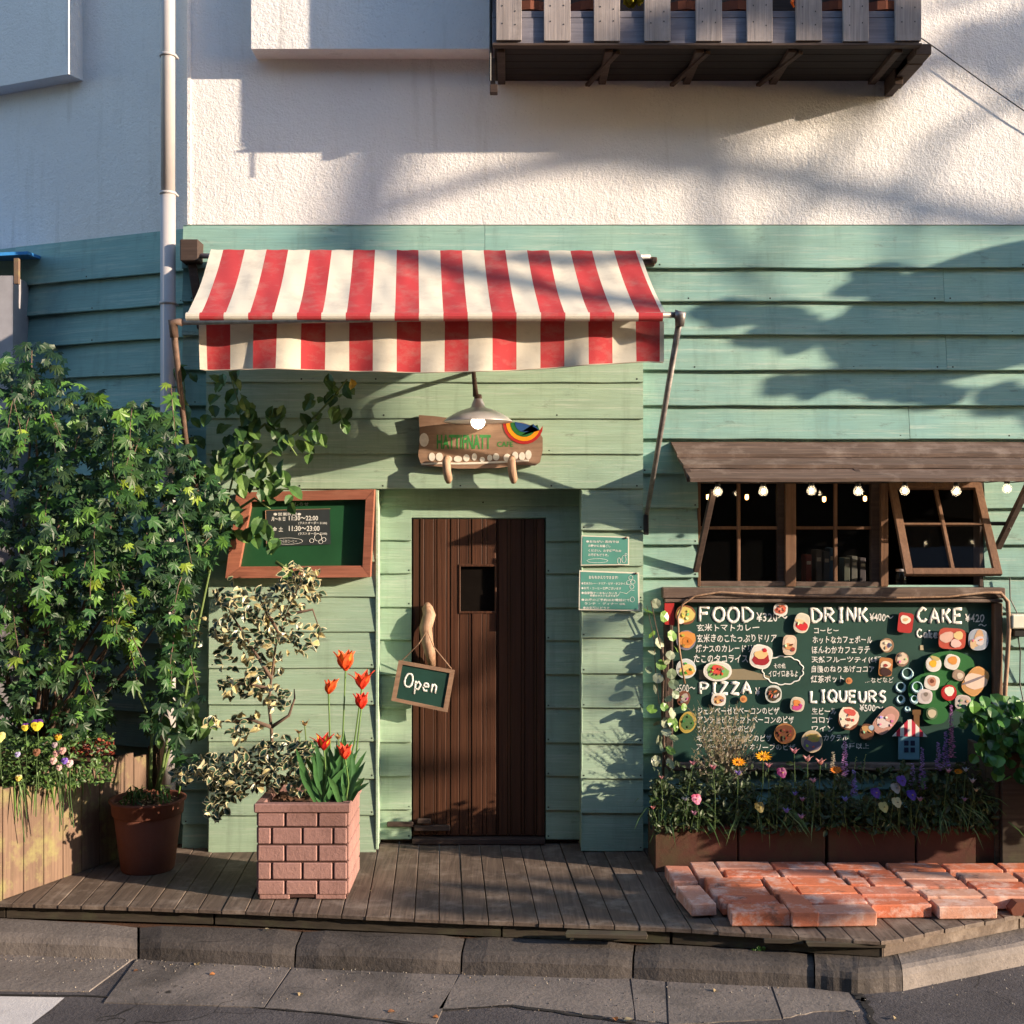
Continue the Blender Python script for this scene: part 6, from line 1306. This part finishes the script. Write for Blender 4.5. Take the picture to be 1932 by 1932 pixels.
# pansies and leaves of the left planter
fb = MB()
for k in range(1500):
    x = rnd(-60, 215); y = 1440 + rnd(-45, 50) - (x * .06); p = P(x, y, rnd(-1.0, -.55)); 
    if x > 130 and random.random() < .3: continue
    q = quat(V(.2, -.7, .5) + rv(.5), rnd(0, 6.28)); sz = rnd(.02, .042); c = random.choice([(.03, .09, .03), (.06, .15, .04), (.10, .21, .06), (.05, .11, .05)]); b = len(fb.v)
    fb.v += [p + q @ (w * sz) for w in v0]; fb.f += [[b + j for j in t_] for t_ in f0]; fb.m += [0] * 8; fb.c += [c] * 8
for k in range(24):
    a = PA + u * rnd(0, .7) + V(-.02, 0, .58); e_ = a + nrm * rnd(.02, .08) + V(0, 0, -rnd(.05, .2)) + u * rnd(-.05, .05); m_ = a + nrm * .04 + V(0, 0, .03); fb.tube([a, m_, m_.lerp(e_, .6), e_], [.003, .006, .005, .001], 4, c=(.12, .24, .06))
tag(fb.build('planter_foliage', M['leaf'], fix=False, kind='stuff'), 'small green leaves under the pansies in the plank planter', 'foliage')
for x, y, c, c2, s_, lab in ((70, 1368, (.82, .66, .04), (.10, .02, .22), 1.25, 'big yellow pansy with purple top at the top of the plank planter'), (48, 1372, (.78, .60, .05), (.16, .04, .3), .85, 'smaller yellow and purple pansy left of the big one'), (0, 1391, (.85, .78, .25), (.8, .74, .3), 1.1, 'pale yellow pansy cut by the left edge'), (110, 1391, (.70, .40, .02), (.2, .1, .02), .75, 'small amber pansy right of the yellow ones'),
        (106, 1422, (.60, .33, .30), None, .7, 'small pink round bloom, upper left of the pink group'), (118, 1417, (.62, .34, .30), None, .75, 'pink round bloom at the top of the pink group'), (101, 1436, (.74, .46, .42), None, .75, 'pale pink bloom at the lower left of the pink group'), (112, 1448, (.74, .48, .42), None, .7, 'pale pink bloom lowest in the pink group'), (131, 1441, (.72, .50, .50), None, .8, 'pale pink bloom at the right of the pink group'), (122, 1436, (.20, .10, .50), None, .7, 'violet bloom between the pale pink ones'),
        (33, 1424, (.42, .38, .62), None, .6, 'tiny lavender bloom at the left'), (35, 1468, (.70, .52, .10), (.5, .5, .3), .7, 'small yellow bloom hanging low at the left'), (69, 1420, (.24, .10, .05), None, .8, 'dark brown-red bloom beside the pink group'), (103, 1406, (.40, .30, .34), None, .6, 'dusty mauve bloom above the pink group')):
    flower(x, y, 'pansy', c, lab, -1.02, s_, c2)
mb = MB()
for k in range(260):
    x = rnd(130, 215); y = 1408 + rnd(-14, 16); p = P(x, y, rnd(-.8, -.4)); q = quat(V(.2, -.7, .5) + rv(.5), rnd(0, 6.28)); sz = rnd(.02, .04); c = random.choice([(.30, .05, .03), (.18, .03, .03), (.45, .12, .07), (.10, .03, .03)]); b = len(mb.v)
    mb.v += [p + q @ (w * sz) for w in v0]; mb.f += [[b + j for j in t_] for t_ in f0]; mb.m += [0] * 8; mb.c += [c] * 8
tag(mb.build('red_leaved_plant', M['leaf'], fix=False), 'dark red leaved low plant at the back corner of the plank planter', 'plant')

# ================================================================ litter, weeds
def fallen(x, y, c, z, s, lab):
    p = G(x, y, z); v_, f_ = G_oval(.45, 1, .22); q = quat(V(rnd(-.3, .3), rnd(-.3, .1), 1), rnd(0, 6)); mb = MB(); mb.add([p + V(0, 0, .008) + q @ (w * s * .75) for w in v_], f_, 0, c)
    tag(mb.build('fallen_leaf', M['petal'], fix=False), lab, 'leaf', 'dry leaves on the road edge')
for i, (x, y, z, s) in enumerate(((372, 1822, ZR, .05), (418, 1816, ZR, .05), (401, 1841, ZR, .04), (504, 1756, ZK, .035), (567, 1879, ZR, .045), (738, 1912, ZR, .05), (822, 1922, ZR, .04), (700, 1683, 0, .02), (1350, 1872, ZR, .04), (1818, 1838, ZR, .05), (1862, 1828, ZR, .06), (1640, 1864, ZR, .04), (1080, 1776, ZK, .04), (256, 1834, ZR, .035), (1160, 1925, ZR, .05), (1185, 1928, ZR, .06), (1690, 1924, ZR, .04))):
    places = ['pale curled dry leaf in the gutter below the left kerb stones', 'brown dry leaf in the gutter right of the pale curled one', 'orange dry leaf on the gutter slab left of the planter', 'cream scrap of leaf on top of the kerb left of the brick-pattern planter', 'beige leaf on the slab joint in the lower left', 'orange leaf on the asphalt near the bottom, left of centre', 'cream leaf at the bottom end of a slab joint', 'tiny cream leaf on the deck right of the brick-pattern planter', 'small orange leaf on the middle gutter slab right of centre',
              'tan leaf at the foot of the kerb on the right', 'dark tan leaf furthest right at the foot of the kerb', 'orange speck of leaf at the kerb corner', 'light brown leaf on top of the kerb near the centre', 'crumb of dry leaf beside the pale gutter slab', 'tan leaf at the bottom edge right of centre', 'larger tan leaf at the bottom edge right of centre', 'yellow leaf in the broken asphalt at the lower right']
    fallen(x, y, [(.40, .30, .17), (.26, .12, .06), (.42, .17, .06), (.36, .30, .19)][i % 4], z, s, places[i])
for x, y, z, n, lab in ((430, 1735, ZK + .02, 26, 'bright green weed growing between deck and kerb'), (1430, 1793, ZK, 10, 'tiny green weed at the kerb joint under the bricks')):
    mb = MB()
    for k in range(n):
        p = G(x, y, z) + V(rnd(-.05, .05), rnd(-.01, .02), rnd(0, .05 if n > 20 else .02)); q = quat(V(0, -.6, .7) + rv(.4), rnd(0, 6.28)); mb.add([p + q @ (w * rnd(.02, .032)) for w in v0], f0, 0, random.choice([(.10, .28, .05), (.16, .34, .06)]))
    tag(mb.build('weed', M['leaf'], fix=False), lab, 'weed')

# ================================================================ across the street: what throws the soft shadows
RAW = V(2.65, -1.0, .72)
def Sh(x, y, t): return P(x, y, 0) + RAW * t
stt = empty('street_tree', Sh(2600, 2000, 5), 'tall street tree to the right of the view whose branches shade the wall', 'tree')
mb = MB()
for t, r_, pts in ((5, .034, [(2500, 300), (2150, -60), (1932, 75), (1750, 120), (1650, 160), (1578, 266), (1476, 420), (1400, 560)]), (5, .034, [(2500, 300), (2150, 60), (1932, 170), (1750, 270), (1690, 425), (1655, 560)]),
                   (5.5, .055, [(2500, 300), (1900, 430), (1300, 300), (1080, 310), (900, 335), (740, 395), (640, 430), (560, 470)]), (6, .11, [(1300, 300), (900, 200), (720, 260), (690, 340), (660, 430), (600, 600), (560, 900)]), (4.0, .03, [(2500, 500), (1800, 120), (1310, 150), (1312, 300), (1330, 425), (1370, 520), (1450, 620)]),  # the last run stands in for a wire that shades the wall
                   (5, .05, [(1932, 80), (2000, -100), (1850, -10), (1740, 20)]), (5, .03, [(1700, 150), (1640, 210), (1560, 215), (1400, 260)])):
    mb.tube([Sh(x, y, t) for x, y in pts], [r_ * (1.2 - .6 * i / len(pts)) for i in range(len(pts))], 8)
tb = Sh(2500, 300, 5); mb.tube([V(tb.x + .3, tb.y, -.25), V(tb.x + .2, tb.y, 1.5), tb], [.22, .18, .12], 12); mb.build('trunk', M['bark'], stt, True)
mb = MB(); vv, ff = G_oval(.6)
for cx, cy, rx, ry, n in ((300, 1500, 160, 60, 10), (700, 1450, 240, 60, 6), (960, 1250, 100, 100, 7), (900, 545, 260, 30, 16), (650, 1760, 400, 40, 12), (250, 1850, 300, 50, 30), (1900, 90, 120, 60, 14)):
    for k in range(n):
        p = Sh(cx + random.gauss(0, rx * .5), cy + random.gauss(0, ry * .5), rnd(4.4, 5.6)); q = quat(RAW * -1 + rv(.9), rnd(0, 6)); s_ = rnd(.08, .20); b = len(mb.v); mb.v += [p + q @ (w * s_) for w in vv]; mb.f += [[b + j for j in t_] for t_ in ff]; mb.m += [0] * 8; mb.c += [(.05, .11, .03)] * 8
mb.build('foliage', M['leaf'], stt, kind='stuff', fix=False)
# an unseen disc on a post, added to cast the rounded shade on the siding
mr_ = empty('shade_disc', P(2300, 0, -1.0) * V(1, 1, 0) + V(0, 0, ZR), 'round disc on an unseen post right of the view, added to shade the siding', 'mirror'); mc = Sh(1850, 590, 1.05)
sunn = RAW.normalized(); q = sunn.to_track_quat('Z', 'Y').to_matrix()
MB().lathe([(0, .0), (.16, -.01), (.30, -.035), (.36, -.055), (.37, -.075), (0, -.065)], mc, 32, M=q).build('mirror', M['alum'], mr_, True)  # disc turned to face the sun so its shadow falls as a wide oval
MB().tube([mc + V(.05, .05, .3), mc + V(.08, .1, -.4), V(mc.x + .75, mc.y, 2.0), V(mc.x + .8, mc.y, ZR)], .03, 10).build('post', M['steel'], mr_, True)

# the house across the street, behind the viewer
op = empty('opposite_house', (-3, -12, ZR), 'plain grey-brown house across the street, behind the viewpoint', 'building')
MB().box(-20, 20, -19, -12, ZR, 9).build('wall', M['kerb'], op)
MB().box(-20.3, 20.3, -19.3, -11.6, 9.001, 9.3).build('roof', M['dark'], op)
for k in range(12):
    for z_ in (1.0, 4.2, 6.8): MB().box(-18.5 + k * 3, -17 + k * 3, -12.02, -11.99, z_, z_ + 1.4).build('window', M['black'], op)

mb = MB()
for cx, cy, rx, ry, n in ((1520, 640, 120, 26, 34), (1400, 600, 90, 14, 12), (1620, 540, 60, 20, 12), (1500, 735, 60, 16, 16), (1680, 745, 80, 18, 22), (1880, 760, 60, 22, 18), (2000, 620, 90, 60, 30)):
    for k in range(n):
        p = Sh(cx + rnd(-rx, rx), cy + rnd(-ry, ry), rnd(1.3, 1.7)); q = quat(RAW + rv(.9), rnd(0, 6)); s_ = rnd(.07, .13); b = len(mb.v); mb.v += [p + q @ (w * s_) for w in vv]; mb.f += [[b + j for j in t_] for t_ in ff]; mb.m += [0] * 8; mb.c += [(.05, .11, .03)] * 8
cr_ = empty('shade_shrub', Sh(2100, 1500, 1.5) * V(1, 1, 0) + V(0, 0, ZR), 'unseen leafy stem right of the view, added for broken shade on the siding', 'shrub'); mb.build('foliage', M['leaf'], cr_, kind='stuff', fix=False)  # unseen leaves, added to fray the edge of the disc's shade
q = Sh(2100, 1500, 1.5); MB().tube([V(q.x, q.y, ZR), V(q.x - .2, q.y, 2.0), Sh(1900, 740, 1.5), Sh(1680, 740, 1.5), Sh(1480, 735, 1.5)], [.03, .025, .015, .01, .004], 8).build('trunk', M['bark'], cr_, True)

# grit swept against the kerb
mb = MB()
for k in range(900):
    x = rnd(-40, 1960); yk = 1803 + (x / 1540) * 46 if x < 1640 else 1866 - (x - 1640) * .19
    y = yk + abs(random.gauss(0, 9)) + (0 if random.random() < .7 else rnd(0, 80)); p = G(x, max(y, yk + 2), ZR) + V(0, 0, .006); s_ = rnd(.002, .0065); c = random.choice([(.30, .25, .2), (.12, .1, .09), (.22, .16, .10), (.28, .25, .21), (.06, .05, .05)])
    q = [V(rnd(.6, 1), 0, 0), V(0, rnd(.6, 1), 0), V(-rnd(.6, 1), 0, 0), V(0, -rnd(.6, 1), 0), V(0, 0, rnd(.5, .9))]; mb.add([p + w * s_ for w in q], [(0, 1, 4), (1, 2, 4), (2, 3, 4), (3, 0, 4)], 0, c)
tag(mb.build('grit', M['print'], fix=False, kind='stuff'), 'grit and crumbs swept against the foot of the kerb', 'grit')
